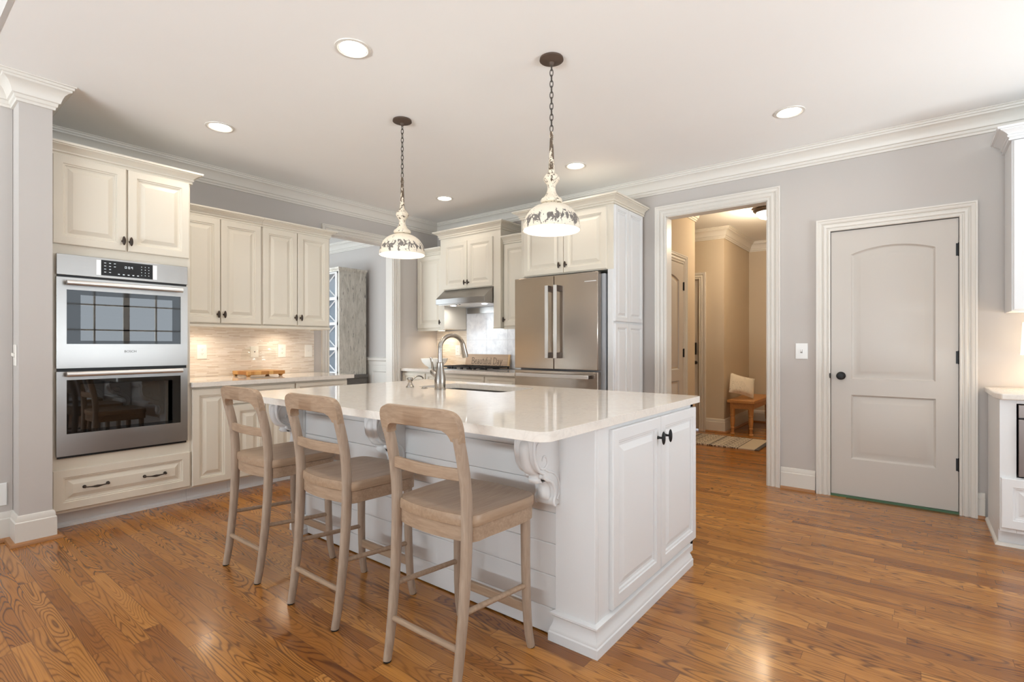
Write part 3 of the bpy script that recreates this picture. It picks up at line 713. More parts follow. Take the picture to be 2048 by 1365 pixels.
# footed board with glass dome
c = thing('serving_board', 'footed acacia wood serving board on the left worktop', 'board', (-4.86, 2.33, .925))
obj('board', MB().box(-5.02, -4.715, 2.16, 2.51, .942, .975), 'butcher', c, .004)
for x in (-5.0, -4.745):
    for y in (2.18, 2.48):
        f = MB().loops([[(x+a, y+b_, z) for a, b_ in ((-k, -k), (k, -k), (k, k), (-k, k))] for k, z in ((.010, .9255), (.017, .942))]); obj('foot', f, 'butcher', c)
c = thing('cake_stand', 'clear glass cake stand under a domed glass lid on the wooden board', 'cake stand', (-4.87, 2.335, .976))
obj('pedestal', MB().lathe([(.07, .977), (.072, .981), (.05, .988), (.016, 1.0), (.012, 1.04), (.02, 1.068), (.10, 1.072), (.165, 1.076), (.165, 1.082), (.01, 1.081)], (-4.87, 2.335, 0), 40), 'glass', c)
dm = MB().lathe([(.150, 1.083), (.150, 1.13), (.142, 1.16), (.12, 1.183), (.08, 1.198), (.02, 1.206), (.001, 1.206), (.001, 1.203), (.02, 1.203), (.08, 1.195), (.118, 1.18), (.139, 1.158), (.147, 1.13), (.147, 1.083)], (-4.87, 2.335, 0), 40, cap=False)
dome = obj('dome', dm, 'glass', c); obj('knob', MB().lathe([(.008, 1.206), (.008, 1.222), (.018, 1.232), (.021, 1.245), (.015, 1.259), (.002, 1.264)], (-4.87, 2.335, 0), 20), 'glass', dome)

# ---------------------------------------------------------------- cooking wall
FK = FY(4.26)
for x0, x1, lab in ((-5.098, -4.662, 'cream base cabinet in the back left corner left of the cooktop'), (-4.660, -3.712, 'wide cream base cabinet under the gas cooktop'),
                    (-3.710, -3.262, 'cream base cabinet between the cooktop and the refrigerator')):
    c = thing('base_cabinet', lab, 'cabinet', ((x0+x1)/2, 4.56, 0), 'cream base cabinets on the cooking wall')
    obj('body', MB().box(x0, x1, 4.26, 4.855, .11, .889), 'cream', c); obj('toe_kick', MB().box(x0, x1, 4.335, 4.855, 0, .11), 'white', c)
    obj('drawer', panel(FK, x0+.01, x1-.01, .735, .868, k=.7), 'cream', c, ang=20)
    if x1-x0 > .6:
        obj('door', panel(FK, x0+.01, (x0+x1)/2-.003, .122, .722), 'cream', c, ang=20); obj('door', panel(FK, (x0+x1)/2+.003, x1-.01, .122, .722), 'cream', c, ang=20)
    else: obj('door', panel(FK, x0+.01, x1-.01, .122, .722), 'cream', c, ang=20)
counter('countertop', rrect(-5.098, -3.262, 4.205, 4.858, .002, 1), [], 'white quartz worktop on the cooking wall around the cooktop')
o = obj('tile_backsplash', MB().box(-5.098, -4.548, 4.849, 4.859, .926, 1.40), 'mosaicB'); tag(o, 'beige strip mosaic backsplash in the corner left of the cooktop', 'backsplash')
c = thing('tile_backsplash', 'white marble look tile backsplash behind the cooktop', 'backsplash', (-3.9, 4.855, .926))
obj('grout', MB().box(-4.546, -3.19, 4.853, 4.859, .926, 1.70), 'grout', c)
tl = MB()
for z0, z1 in ((.928, 1.277), (1.281, 1.70)):
    for i in range(4): tl.box(-4.545+i*.34, -4.545+i*.34+.337, 4.848, 4.853, z0, z1)
obj('tiles', tl, 'tile', c)
plate(FY(4.848), -4.70, 1.147, .085, .132, 'outlet', 'wall_outlet', 'ivory double outlet on the back mosaic behind the faucet', 'outlet')
# hood cabinet and hood
c = thing('hood_cabinet', 'cream two door cabinet above the range hood', 'cabinet', (-4.13, 4.65, 1.4))
bd = MB().box(-4.615, -3.652, 4.45, 4.845, 1.885, 2.525).box(-4.615, -4.547, 4.45, 4.845, 1.415, 1.885).box(-3.754, -3.652, 4.45, 4.845, 1.415, 1.885)
obj('body', bd, 'cream', c, .0015)
for a, b_, k in ((-4.545, -4.153, -4.175), (-4.147, -3.757, -4.12)):
    d = obj('door', panel(FY(4.45), a, b_, 1.892, 2.452), 'cream', c, ang=20); knob(FY(4.43), k, 1.955, d)
cabcrown([(-3.652, 4.84), (-3.652, 4.45), (-4.615, 4.45), (-4.615, 4.84)], 2.52, c, 1.05)
fr = MB().sweep([(-3.652, 4.84), (-3.652, 4.45), (-3.754, 4.45)], [(-.02, 1.402), (.008, 1.402), (.008, 1.414), (-.02, 1.414)]).sweep([(-4.547, 4.45), (-4.615, 4.45), (-4.615, 4.5)], [(-.02, 1.402), (.008, 1.402), (.008, 1.414), (-.02, 1.414)])
obj('foot_moulding', fr, 'cream', c)
for x0, x1, ku, lab in ((-5.098, -4.617, -4.65, 'narrow cream wall cabinet in the corner left of the range hood'), (-3.650, -3.19, -3.625, 'narrow cream wall cabinet between the range hood and refrigerator')):
    c = thing('wall_cabinet', lab, 'cabinet', ((x0+x1)/2, 4.68, 1.42), 'narrow wall cabinets flanking the hood')
    obj('body', MB().box(x0, x1, 4.51, 4.845, 1.415, 2.365), 'cream', c)
    d = obj('door', panel(FY(4.51), x0+.012, x1-.008, 1.43, 2.345), 'cream', c, ang=20); knob(FY(4.49), ku, 1.50, d)
    cabcrown([(x1, 4.51), (x0, 4.51)], 2.355, c, 1.0)
    obj('light_rail', MB().box(x0, x1, 4.505, 4.535, 1.395, 1.414), 'cream', c)
h = thing('range_hood', 'stainless steel range hood with sloped front above the cooktop', 'range hood', (-4.15, 4.6, 1.7))
pf = [(4.846, 1.70), (4.30, 1.70), (4.30, 1.765), (4.435, 1.876), (4.448, 1.880), (4.846, 1.880)]
obj('shell', MB().loops([[(x, y, z) for y, z in pf] for x in (-4.54, -3.762)]), 'steel', h, .002)
obj('underside', MB().box(-4.52, -3.78, 4.33, 4.80, 1.693, 1.6995), 'alu', h)
obj('back_strip', MB().box(-4.52, -3.76, 4.83, 4.842, 1.615, 1.69), 'steel', h)
for x in (-4.4, -3.9):
    obj('lamp', MB().lathe([(.035, 1.6925), (.03, 1.689)], (x, 4.46, 0), 20), 'hoodlens', h)
    area('hood_lamp', (x, 4.46, 1.686), (0, 0, 0), .06, .06, .8, (1, .98, .96), 160, 'DISK')
ctl = MB()
for x in (-4.25, -4.2): ctl.lathe([(.012, 1.6925), (.01, 1.688)], (x, 4.36, 0), 12)
obj('control_button', ctl, 'black', h)
puck((-4.86, 4.70, 1.414), 1.2, 'small round puck light under the corner cabinet left of the hood', 'puck lights')
# cooktop
c = thing('gas_cooktop', 'gas cooktop with black iron grates on the back worktop', 'cooktop', (-4.15, 4.54, .925))
obj('tray', MB().box(-4.56, -3.76, 4.32, 4.77, .9256, .934), 'steel', c, .003)
for gx0, gx1 in ((-4.55, -4.295), (-4.285, -4.02), (-4.01, -3.77)):
    g = MB()
    for y in (4.335, 4.755): g.box(gx0, gx1, y-.006, y+.006, .952, .964)
    for x in (gx0+.006, gx1-.006): g.box(x-.006, x+.006, 4.335, 4.755, .952, .964)
    for i in range(1, 5):
        x = gx0+(gx1-gx0)*i/5; g.box(x-.004, x+.004, 4.335, 4.49, .952, .966).box(x-.004, x+.004, 4.60, 4.755, .952, .966)
    g.box(gx0, gx1, 4.541, 4.549, .952, .964)
    for x in (gx0+.01, gx1-.01):
        for y in (4.34, 4.75): g.box(x-.007, x+.007, y-.007, y+.007, .934, .953)
    obj('grate', g, 'black', c)
for x, y in ((-4.42, 4.43), (-4.42, 4.66), (-4.15, 4.545), (-3.89, 4.43), (-3.89, 4.66)):
    obj('burner', MB().lathe([(.045, .934), (.045, .942), (.034, .943), (.034, .949), (.005, .95)], (x, y, 0), 20), 'black', c)
for i in range(5): obj('dial', MB().lathe([(.018, .934), (.016, .95), (.004, .951)], (-4.35+i*.1, 4.328+.012, 0), 14), 'black', c)
# bowl
o = obj('mixing_bowl', MB().lathe([(.07, .9262), (.075, .932), (.12, .96), (.155, 1.0), (.172, 1.045), (.168, 1.046), (.15, 1.002), (.115, .966), (.07, .94), (.001, .938)], (-4.80, 4.52, 0), 40, cap=False), 'ceramic', None, origin=(-4.80, 4.52, .926), ang=50)
tag(o, 'plain white bowl on the back worktop left of the cooktop', 'bowl')
# sign
s = thing('wooden_sign', 'weathered wooden sign with dark lettering behind the cooktop', 'sign', (-4.14, 4.81, .926))
def sg(x, z, d): return (x, 4.788+(z-.926)*.16-d, z)
obj('board', MB().loops([[sg(a, b_, d) for a, b_ in ((-4.50, .9265), (-3.815, .9265), (-3.815, 1.10), (-4.50, 1.10))] for d in (0, .022)]), 'signwood', s, .003)
obj('end_cap', MB().loops([[sg(a, b_, d) for a, b_ in ((-3.814, .9265), (-3.79, .9265), (-3.79, 1.10), (-3.814, 1.10))] for d in (0, .022)]), 'signedge', s, .003)
GL = {  # stroke letters with serifs on a unit x-height grid: list of polylines, (x, y), advance
 'B': ([[(.1, 0), (.1, 1.5)], [(0, 0), (.55, .0), (.8, .18), (.82, .5), (.6, .78), (.1, .8)], [(0, 1.5), (.5, 1.5), (.7, 1.36), (.7, 1.0), (.52, .8)]], 1.0),
 'e': ([[(.05, .55), (.62, .55), (.58, .85), (.36, 1.0), (.14, .85), (.04, .5), (.12, .15), (.38, 0), (.62, .14)]], .8),
 'a': ([[(.1, .85), (.3, 1.0), (.5, .88), (.52, .2), (.66, 0)], [(.52, .6), (.2, .45), (.05, .22), (.18, 0), (.36, .04), (.52, .24)]], .8),
 'u': ([[(0, .98), (.12, .98), (.12, .22), (.28, 0), (.5, .08), (.62, .3)], [(.5, .98), (.62, .98), (.62, .06), (.76, 0)]], .9),
 't': ([[(.2, 1.35), (.2, .15), (.32, 0), (.5, .1)], [(.0, .96), (.46, .96)]], .62),
 'i': ([[(.04, .98), (.16, .98), (.16, 0)], [(.02, 0), (.3, 0)], [(.14, 1.3), (.18, 1.34)]], .45),
 'f': ([[(.16, 0), (.16, 1.3), (.3, 1.52), (.5, 1.42)], [(0, .96), (.42, .96)], [(.02, 0), (.34, 0)]], .55),
 'l': ([[(.02, 1.5), (.15, 1.52), (.15, 0)], [(.02, 0), (.3, 0)]], .44),
 'D': ([[(.12, 0), (.12, 1.5)], [(0, 0), (.5, 0), (.86, .25), (.96, .75), (.86, 1.25), (.5, 1.5), (0, 1.5)]], 1.15),
 'y': ([[(.0, .98), (.2, .98)], [(.08, .98), (.38, .1)], [(.72, .98), (.3, -.3), (.12, -.45), (.0, -.36)], [(.56, .98), (.8, .98)]], .85), ' ': ([], .5)}
lt = MB(); sc = .051; x = -4.392
for ch in 'Beautiful Day':
    st, adv = GL[ch]
    for pl in st: lt.tube([sg(x+a*sc, .982+b_*sc, .0222) for a, b_ in pl], .0028, 6)
    x += adv*sc*1.0
obj('lettering', lt, 'slot', s, ang=60)

# ---------------------------------------------------------------- refrigerator and its surround
c = thing('refrigerator_surround', 'tall cream and white cabinet surround enclosing the refrigerator', 'cabinet', (-2.65, 4.5, 0))
obj('body', MB().box(-3.172, -2.135, 4.20, 4.845, 1.905, 2.50), 'cream', c, .0015)
obj('side_panel', MB().box(-2.188, -2.135, 4.20, 4.845, 0, 1.905), 'white', c, .0015)
for a, b_, k in ((-3.125, -2.656, -2.69), (-2.650, -2.192, -2.618)):
    d = obj('door', panel(FY(4.20), a, b_, 1.912, 2.478), 'cream', c, ang=20); knob(FY(4.18), k, 1.985, d)
for y0, y1 in ((4.215, 4.482), (4.488, 4.80)):
    for z0, z1 in ((.13, 1.412), (1.432, 2.488)): obj('panel_door', panel(FX(-2.135), y0, y1, z0, z1, k=.75), 'white', c, ang=20)
cabcrown([(-2.135, 4.845), (-2.135, 4.20), (-3.172, 4.20), (-3.172, 4.845)], 2.495, c, 1.0)
f = thing('refrigerator', 'stainless steel french door refrigerator with two vertical bar handles', 'refrigerator', (-2.7, 4.5, 0))
obj('body', MB().box(-3.165, -2.206, 4.185, 4.84, .02, 1.868), 'applgrey', f)
for a, b_, hx in ((-3.178, -2.711, -2.752), (-2.704, -2.236, -2.655)):
    d = obj('door', MB().box(a, b_, 4.10, 4.165, .985, 1.88), 'fridge', f, .004)
    hb = MB().box(hx-.017, hx+.017, 4.035, 4.047, 1.09, 1.782)
    obj('handle', hb, 'alu', d, .002)
    obj('bracket', MB().box(hx-.012, hx+.012, 4.047, 4.0995, 1.09, 1.145).box(hx-.012, hx+.012, 4.047, 4.0995, 1.725, 1.782), 'darksteel', d, .002)
d = obj('freezer_drawer', MB().box(-3.178, -2.236, 4.10, 4.165, .10, .968), 'fridge', f, .004)
obj('handle', MB().box(-3.12, -2.30, 4.035, 4.05, .905, .94), 'alu', d, .003)
obj('bracket', MB().box(-3.12, -3.06, 4.05, 4.0995, .907, .938).box(-2.36, -2.30, 4.05, 4.0995, .907, .938), 'darksteel', d)
obj('hinge', MB().box(-2.32, -2.25, 4.14, 4.2, 1.869, 1.885), 'darksteel', f)
obj('badge', MB().box(-2.372, -2.25, 4.0985, 4.0997, 1.793, 1.801), 'alu', f)

# ---------------------------------------------------------------- island
isl = thing('kitchen_island', 'white kitchen island with horizontal plank front and scroll corbels', 'island', (-2.1, 2.3, 0))
IX0, IX1, IY0, IY1 = -3.215, -.978, 1.785, 2.895
obj('body', MB().box(IX0, IX1-.001, IY0+.012, IY0+.05, .06, .889).box(IX1-.045, IX1, IY0+.012, IY1, .06, .889).box(IX0, IX0+.045, IY0+.012, IY1, .06, .889).box(IX0, IX1, IY1-.04, IY1, .1, .889), 'white', isl, .0015)
pl = MB()
for z0, z1 in ((.006, .1145), (.1155, .2515), (.2525, .3855), (.3865, .5145), (.5155, .6445), (.6455, .7745), (.7755, .888)): pl.box(IX0+.12, IX1-.18, IY0, IY0+.012, z0, z1)
obj('shiplap', pl, 'white', isl, .003)
obj('ledger', MB().box(IX0+.12, IX1-.19, IY0-.010, IY0, .845, .8885), 'white', isl, .002)
obj('pilaster', MB().box(IX1-.185, IX1, IY0-.012, IY0+.012, .002, .889), 'white', isl, .002)
obj('pilaster', MB().box(IX0, IX0+.12, IY0-.012, IY0+.012, .002, .889), 'white', isl, .002)
BM_ = [(0, 0), (.021, 0), (.021, .036), (.017, .041), (.017, .046), (.014, .054), (.007, .07), (.004, .086), (.005, .098), (.013, .106), (.017, .108), (.017, .116), (.006, .121), (0, .123)]
obj('base_moulding', MB().sweep([(IX1-.04, 2.82), (IX1, 2.82), (IX1, IY0-.012), (IX1-.187, IY0-.012), (IX1-.187, IY0+.006)][::-1], [(-a, z) for a, z in BM_]), 'white', isl, ang=25)
obj('base_moulding', MB().sweep([(IX0+.122, IY0+.006), (IX0+.122, IY0-.012), (IX0, IY0-.012), (IX0, 2.82)][::-1], [(-a, z) for a, z in BM_]), 'white', isl, ang=25)
for a, b_, k in ((1.888, 2.385, 2.345), (2.392, 2.890, 2.432)):
    d = obj('door', panel(FX(IX1), a, b_, .136, .870), 'white', isl, ang=20); knob(FX(IX1+.02), k, .775, d, 'black', 1.0)
def smooth(pts, n=4):
    out = []; m = len(pts)
    for i in range(m-1):
        p0, p1, p2, p3 = (Vector(pts[max(i-1, 0)]), Vector(pts[i]), Vector(pts[i+1]), Vector(pts[min(i+2, m-1)]))
        for k in range(n):
            t = k/n; out.append(tuple(.5*((2*p1)+(-p0+p2)*t+(2*p0-5*p1+4*p2-p3)*t*t+(-p0+3*p1-3*p2+p3)*t**3)))
    return out+[tuple(pts[-1])]
def corbel(x0, x1):
    yb = IY0; zt = .887
    front = [(.182, .853), (.190, .83), (.190, .795), (.180, .755), (.155, .722), (.125, .708)]
    low = [(.125, .690), (.105, .678), (.078, .668), (.058, .65), (.046, .625), (.046, .60), (.055, .585), (.052, .568), (.042, .563)]
    side = [(0, zt), (.19, zt), (.19, .856)]+smooth(front)+smooth(low)+[(.0, .563)]
    xc = (x0+x1)/2; hw = (x1-x0)/2
    co = obj('corbel', MB().loops([[(x, yb-d, z) for d, z in side] for x in (x0, x1)]), 'white', isl, .0025, 2, ang=30)
    lf = [(.17, .85), (.197, .835), (.206, .80), (.196, .748), (.172, .714), (.148, .702), (.14, .69), (.148, .682), (.135, .666), (.112, .668), (.09, .662), (.072, .648), (.073, .622), (.074, .60), (.062, .585), (.05, .598)]
    L = []
    for d, z in smooth(lf, 3):
        L.append([(xc+hw*.62*math.cos(a), yb-(d-.03)-.032*max(0, math.sin(a)), z) for a in [math.pi*k/10 for k in range(11)]])
    obj('acanthus_lobe', MB().loops(L), 'white', co, ang=50)
    for x in (x0, x1):
        obj('rim', MB().tube([(x, yb-d, z) for d, z in [(.19, .852)]+smooth([(d-.004, z) for d, z in front])+smooth([(d-.003, z+.002) for d, z in low])], .0065, 8), 'white', co, ang=60)
        sc_ = MB(); pts = smooth([(x, yb-d, z) for d, z in ((.15, .835), (.168, .825), (.178, .80), (.172, .765), (.15, .737), (.12, .728), (.10, .745), (.105, .77), (.125, .775), (.132, .76))], 4)
        sc_.tube(pts, .0055, 8)
        pts = smooth([(x, yb-d, z) for d, z in ((.118, .727), (.09, .712), (.055, .70), (.025, .675), (.012, .64), (.016, .605), (.03, .588))], 4)
        sc_.tube(pts, .0055, 8); obj('scroll', sc_, 'white', co, ang=60)
for x in (-1.235, -2.205, -3.19): corbel(x, x+.09)
sk = (-2.74, -1.985, 2.41, 2.80)
o = counter('island_countertop', rrect(-3.245, -.955, 1.395, 2.965, [.05, .05, .025, .025], 8), [rrect(sk[0], sk[1], sk[2], sk[3], .045, 6)], 'large white quartz top of the kitchen island')
s = thing('kitchen_sink', 'undermount stainless sink set in the island top', 'sink', (-2.36, 2.6, .7))
L = []
for (g, z, r_) in ((.012, .8885, .05), (.003, .8885, .048), (.003, .72, .048), (-.03, .69, .04), (-.2, .688, .02)):
    L.append([(x, y, z) for x, y in rrect(sk[0]-g, sk[1]+g, sk[2]-max(g, -.15), sk[3]+max(g, -.15), r_, 6)])
obj('basin', MB().loops(L, False, True), 'steel', s, ang=40)
obj('drain', MB().lathe([(.045, .6885), (.043, .6905), (.01, .6895)], (-2.36, 2.6, 0), 24), 'chrome', s)
f = thing('kitchen_faucet', 'brushed nickel gooseneck pull down faucet on the island', 'faucet', (-2.42, 2.33, .925))
obj('base', MB().lathe([(.037, .9256), (.037, .936), (.034, .938), (.036, .96), (.036, .99), (.031, 1.03), (.024, 1.065), (.021, 1.095), (.022, 1.102), (.018, 1.104)], (-2.42, 2.33, 0), 32), 'nickel', f)
pts = [(-2.42, 2.33, 1.10), (-2.42, 2.33, 1.16), (-2.42, 2.33, 1.195)]
for i in range(1, 15):
    a = math.pi*(1-i/16.0); pts.append((-2.42, 2.33+.110+.110*math.cos(a), 1.195+.084*math.sin(a)))
e = Vector(pts[-1]); dr = (Vector(pts[-1])-Vector(pts[-2])).normalized()
dr = Vector((0, .28, -.96)).normalized()
obj('spout', MB().tube(pts, .0145, 18), 'nickel', f)
obj('spray_head', MB().tube([e, e+dr*.012, e+dr*.03, e+dr*.07, e+dr*.098, e+dr*.10], [.0155, .0165, .017, .0215, .021, .017], 18), 'nickel', f)
hd = MB().tube([(-2.435, 2.33, 1.005), (-2.46, 2.33, 1.022), (-2.487, 2.33, 1.04), (-2.497, 2.33, 1.046)], [.017, .02, .022, .016], 16)
hp = smooth([(-2.485, 2.33, 1.045), (-2.486, 2.325, 1.07), (-2.483, 2.318, 1.10), (-2.486, 2.31, 1.135)], 4)
hd.tube(hp, [(.008, .007)]*4+[(.009, .006)]*(len(hp)-5)+[(.006, .005)], 10)
obj('lever', hd, 'nickel', f)
s = thing('soap_dispenser', 'small brushed nickel soap dispenser left of the faucet', 'soap dispenser', (-2.725, 2.34, .925))
obj('base', MB().lathe([(.028, .9256), (.027, .932), (.016, .945), (.012, .958), (.017, .97), (.019, .985), (.016, .992), (.004, .993)], (-2.725, 2.34, 0), 24), 'nickel', s)
obj('spout', MB().tube(smooth([(-2.725, 2.345, .96), (-2.72, 2.37, .985), (-2.715, 2.40, 1.0), (-2.71, 2.43, .995), (-2.708, 2.445, .98)], 4), .0055, 10), 'nickel', s)
o = obj('air_switch', MB().lathe([(.022, .9256), (.022, .929), (.016, .930), (.015, .933), (.002, .933)], (-2.585, 2.345, 0), 24), 'nickel', None, origin=(-2.585, 2.345, .926)); tag(o, 'round nickel push button between soap dispenser and faucet', 'button')
for x, lab in ((-1.90, 'white flat outlet strip under the island top behind the middle stool'), (-2.87, 'white flat outlet strip under the island top behind the far stool')):
    t = thing('outlet_strip', lab, 'outlet', (x, IY0, .825))
    obj('cover_plate', MB().box(x-.075, x+.075, IY0-.014, IY0-.0005, .80, .838), 'white', t, .002)
    obj('socket', MB().box(x+.077, x+.083, IY0-.012, IY0-.0005, .812, .824), 'slot', t)

# ---------------------------------------------------------------- bar stools
def stool():
    X = -1.41; t = thing('bar_stool', 'x', 'stool', (X, 1.46, 0), 'bar stools along the island')
    for s_ in (-1, 1):
        pts = smooth([(X+s_*.18, 1.252, 0.004), (X+s_*.182, 1.272, .12), (X+s_*.185, 1.296, .35), (X+s_*.187, 1.306, .60), (X+s_*.187, 1.294, .76), (X+s_*.187, 1.262, .902)], 4)
        rad = [(.0135+.005*min(1, i/10), .018+.005*min(1, i/10)) for i in range(len(pts))]
        obj('rear_leg', MB().tube(pts, rad, 14), 'stool', t)
        pts = smooth([(X+s_*.196, 1.672, .004), (X+s_*.192, 1.656, .10), (X+s_*.188, 1.648, .30), (X+s_*.186, 1.648, .5), (X+s_*.184, 1.645, .562)], 3)
        obj('front_leg', MB().tube(pts, [(.016+.005*i/(len(pts)-1), .017+.005*i/(len(pts)-1)) for i in range(len(pts))], 14), 'stool', t)
        obj('side_stretcher', MB().tube([(X+s_*.185, 1.292, .285), (X+s_*.188, 1.65, .255)], .0105, 12), 'stoolh', t)
    for gx, gy in ((-.18, 1.252), (.18, 1.252), (-.196, 1.672), (.196, 1.672)):
        obj('glide', MB().lathe([(.015, .0003), (.016, .0035), (.012, .0045)], (X+gx, gy, 0), 14), 'rubber', t)
    obj('rear_stretcher', MB().tube([(X-.183, 1.277, .16), (X+.183, 1.277, .16)], .0115, 12), 'stoolh', t)
    obj('front_stretcher', MB().box(X-.192, X+.192, 1.642, 1.66, .145, .185), 'stoolh', t, .004)
    # seat
    def outl(k, z, dip=0):
        L = []
        pts = [(-.205, 1.318), (-.12, 1.292), (0, 1.281), (.12, 1.292), (.205, 1.318), (.214, 1.40), (.222, 1.50), (.226, 1.60), (.22, 1.652), (.195, 1.684), (.12, 1.697), (0, 1.704), (-.12, 1.697), (-.195, 1.684), (-.22, 1.652), (-.226, 1.60), (-.222, 1.50), (-.214, 1.40)]
        P = smooth(pts+[pts[0]], 3)[:-1]
        return [(X+a*k, 1.51+(b_-1.51)*k, z) for a, b_ in P]
    obj('seat', MB().loops([outl(.96, .578), outl(.995, .580), outl(1.0, .588), outl(1.0, .608), outl(.985, .618), outl(.93, .619), outl(.75, .613), outl(.5, .609), outl(.2, .609)]), 'seat', t, ang=50)
    obj('apron', MB().loops([outl(.94, .522), outl(.975, .526), outl(.975, .5775)]), 'stoolh', t, ang=40)
    # back
    def bow(x): return -.026*max(0, 1-(x/.172)**2)
    outer = smooth([(-.206, .882), (-.209, .92), (-.206, .960), (-.184, .986), (-.13, .996), (0, .998), (.13, .996), (.184, .986), (.206, .960), (.209, .92), (.206, .882)], 4)
    inner = smooth([(-.168, .882), (-.165, .893), (-.158, .904), (-.146, .913), (-.118, .921), (0, .925), (.118, .921), (.146, .913), (.158, .904), (.165, .893), (.168, .882)], 4)
    L = []
    for (xo, zo), (xi, zi) in zip(outer, inner):
        yo = 1.262-(zo-.902)*.22; yi = 1.262-(zi-.902)*.22
        th = .021-.008*max(0, 1-abs(xo)/.2)
        L.append([(X+xo*.99, yo+bow(xo)-th*.7, zo-.004), (X+xo, yo+bow(xo), zo), (X+xo*.99, yo+bow(xo)+th*.7, zo-.004), (X+xi, yi+bow(xi)+th, zi+.004), (X+xi, yi+bow(xi)+th*.5, zi), (X+xi, yi+bow(xi)-th*.5, zi), (X+xi, yi+bow(xi)-th, zi+.004)])
    obj('crest_rail', MB().loops(L), 'stoolh', t, ang=50)
    L = []
    for i in range(13):
        x = -.178+.356*i/12; y = 1.291+bow(x)*.7
        L.append([(X+x, y-.009, .742), (X+x, y+.009, .742), (X+x, y+.008, .784), (X+x, y-.010, .784)])
    obj('slat', MB().loops(L), 'stoolh', t, .003, ang=40)
    return t
st = stool(); st['label'] = 'greywashed wooden bar stool nearest the camera at the island'
dup(st, (-.71, 0, 0), 'middle greywashed wooden bar stool at the island')
dup(st, (-1.397, 0, 0), 'greywashed wooden bar stool farthest left nearest the ovens')

# ---------------------------------------------------------------- pendants and recessed lights
def pendant(x, y, lab):
    p = thing('pendant_light', lab, 'light', (x, y, ZC), 'pendant lights over the island')
    obj('canopy', MB().lathe([(.066, ZC-.001), (.068, ZC-.012), (.05, ZC-.02), (.016, ZC-.026), (.011, ZC-.04), (.003, ZC-.046)], (x, y, 0), 32), 'rust', p)
    n = 12; z0, z1 = 2.43, ZC-.035; pitch = (z1-z0)/n; me = None
    lk = []
    for k in range(40):
        a = 2*math.pi*k/40; lk.append((x+.009*math.cos(a), y, z0+pitch/2+(pitch*.64)*math.sin(a)))
    first = obj('chain_link', MB().tube(lk, .0026, 8, ring=True), 'chain', p, origin=(x, y, z0+pitch/2))
    for k in range(1, n):
        c_ = first.copy(); col.objects.link(c_); c_.location = Vector(first.location)+Vector((0, 0, pitch*k)); c_.rotation_euler = (0, 0, R(90)*(k % 2)+R(20))
    first.rotation_euler = (0, 0, R(20))
    st_ = [(.003, 2.43), (.008, 2.425), (.009, 2.41), (.0115, 2.405), (.0115, 2.395), (.009, 2.39), (.013, 2.30), (.017, 2.215), (.020, 2.20), (.022, 2.19), (.034, 2.182), (.045, 2.165), (.046, 2.155), (.038, 2.14), (.025, 2.125), (.022, 2.11),
           (.024, 2.09), (.031, 2.072), (.042, 2.056), (.058, 2.044), (.062, 2.034), (.058, 2.024), (.04, 2.018)]
    obj('stem', MB().lathe(st_, (x, y, 0), 28), 'pstem', p)
    D = [(.038, 2.019)]; r0, zr, zt = .162, 1.869, 2.019
    for i in range(1, 13):
        a = R(12+78*i/12); D.append((r0*math.sin(a)**.85, zr+(zt-zr)*math.cos(a)**.9 if i < 12 else zr))
    D.append((.165, 1.865))
    obj('shade', MB().lathe(D, (x, y, 0), 48, cap=False), 'pshade', p, ang=60)
    obj('shade_lining', MB().lathe([(r_*.975, z-.004 if z > 1.87 else z+.001) for r_, z in D], (x, y, 0), 48, cap=False), 'pin', p, ang=60)
    obj('bulb', MB().ball((x, y, 1.93), (.03, .03, .035)), 'bulb', p)
    point('pendant_lamp', (x, y, 1.905), 5, WARM2, .03)
pendant(-1.62, 2.43, 'chipped white dome pendant lamp over the near end of the island')
pendant(-2.915, 2.43, 'chipped white dome pendant lamp over the far end of the island')
def recessed(x, y, lab):
    e = 3.6 if y < 3 else 2.2
    p = thing('recessed_light', lab, 'light', (x, y, ZC), 'recessed ceiling lights')
    obj('trim_ring', MB().lathe([(.098, ZC-.0005), (.096, ZC-.005), (.082, ZC-.007), (.076, ZC-.002)], (x, y, 0), 36), 'trim', p)
    obj('lens', MB().lathe([(.076, ZC-.0015), (.06, ZC-.004), (.005, ZC-.005)], (x, y, 0), 32), 'lens', p)
    area('recessed_lamp', (x, y, ZC-.012), (0, 0, 0), .14, .14, e, WARM2, 150, 'DISK')
for x, y, lab in ((-2.424, 1.675, 'round recessed light in the ceiling nearest the camera'), (-4.077, 1.666, 'round recessed ceiling light above the oven cabinet'),
                  (-.683, 4.014, 'round recessed ceiling light in front of the hall opening'), (-2.417, 4.02, 'round recessed ceiling light in front of the refrigerator'),
                  (-4.101, 4.016, 'round recessed ceiling light in front of the range hood')): recessed(x, y, lab)

# ---------------------------------------------------------------- hutch in the dining room
c = thing('china_hutch', 'tall distressed white hutch with crossed glass doors in the dining room', 'hutch', (-7.2, 4.57, 0))
HX0, HX1, HY0, HY1 = -7.9, -6.6, 4.33, 4.80
obj('side_panel', MB().box(HX1-.03, HX1, HY0, HY1, .77, 2.30), 'hutch', c, .003)
obj('side_panel', MB().box(HX0, HX0+.03, HY0, HY1, .77, 2.30), 'hutch', c, .003)
obj('back_panel', MB().box(HX0+.03, HX1-.03, HY1-.02, HY1, .77, 2.30), 'white', c)
obj('cornice', MB().sweep([(HX1, HY1), (HX1, HY0), (HX0, HY0), (HX0, HY1)], [(-.1, 2.30), (.004, 2.30), (.008, 2.315), (.016, 2.32), (.03, 2.335), (.032, 2.355), (-.1, 2.355)]), 'hutch', c, ang=25)
for z in (1.2, 1.57, 1.93): obj('shelf', MB().box(HX0+.03, HX1-.03, HY0+.03, HY1-.02, z-.01, z+.01), 'white', c)
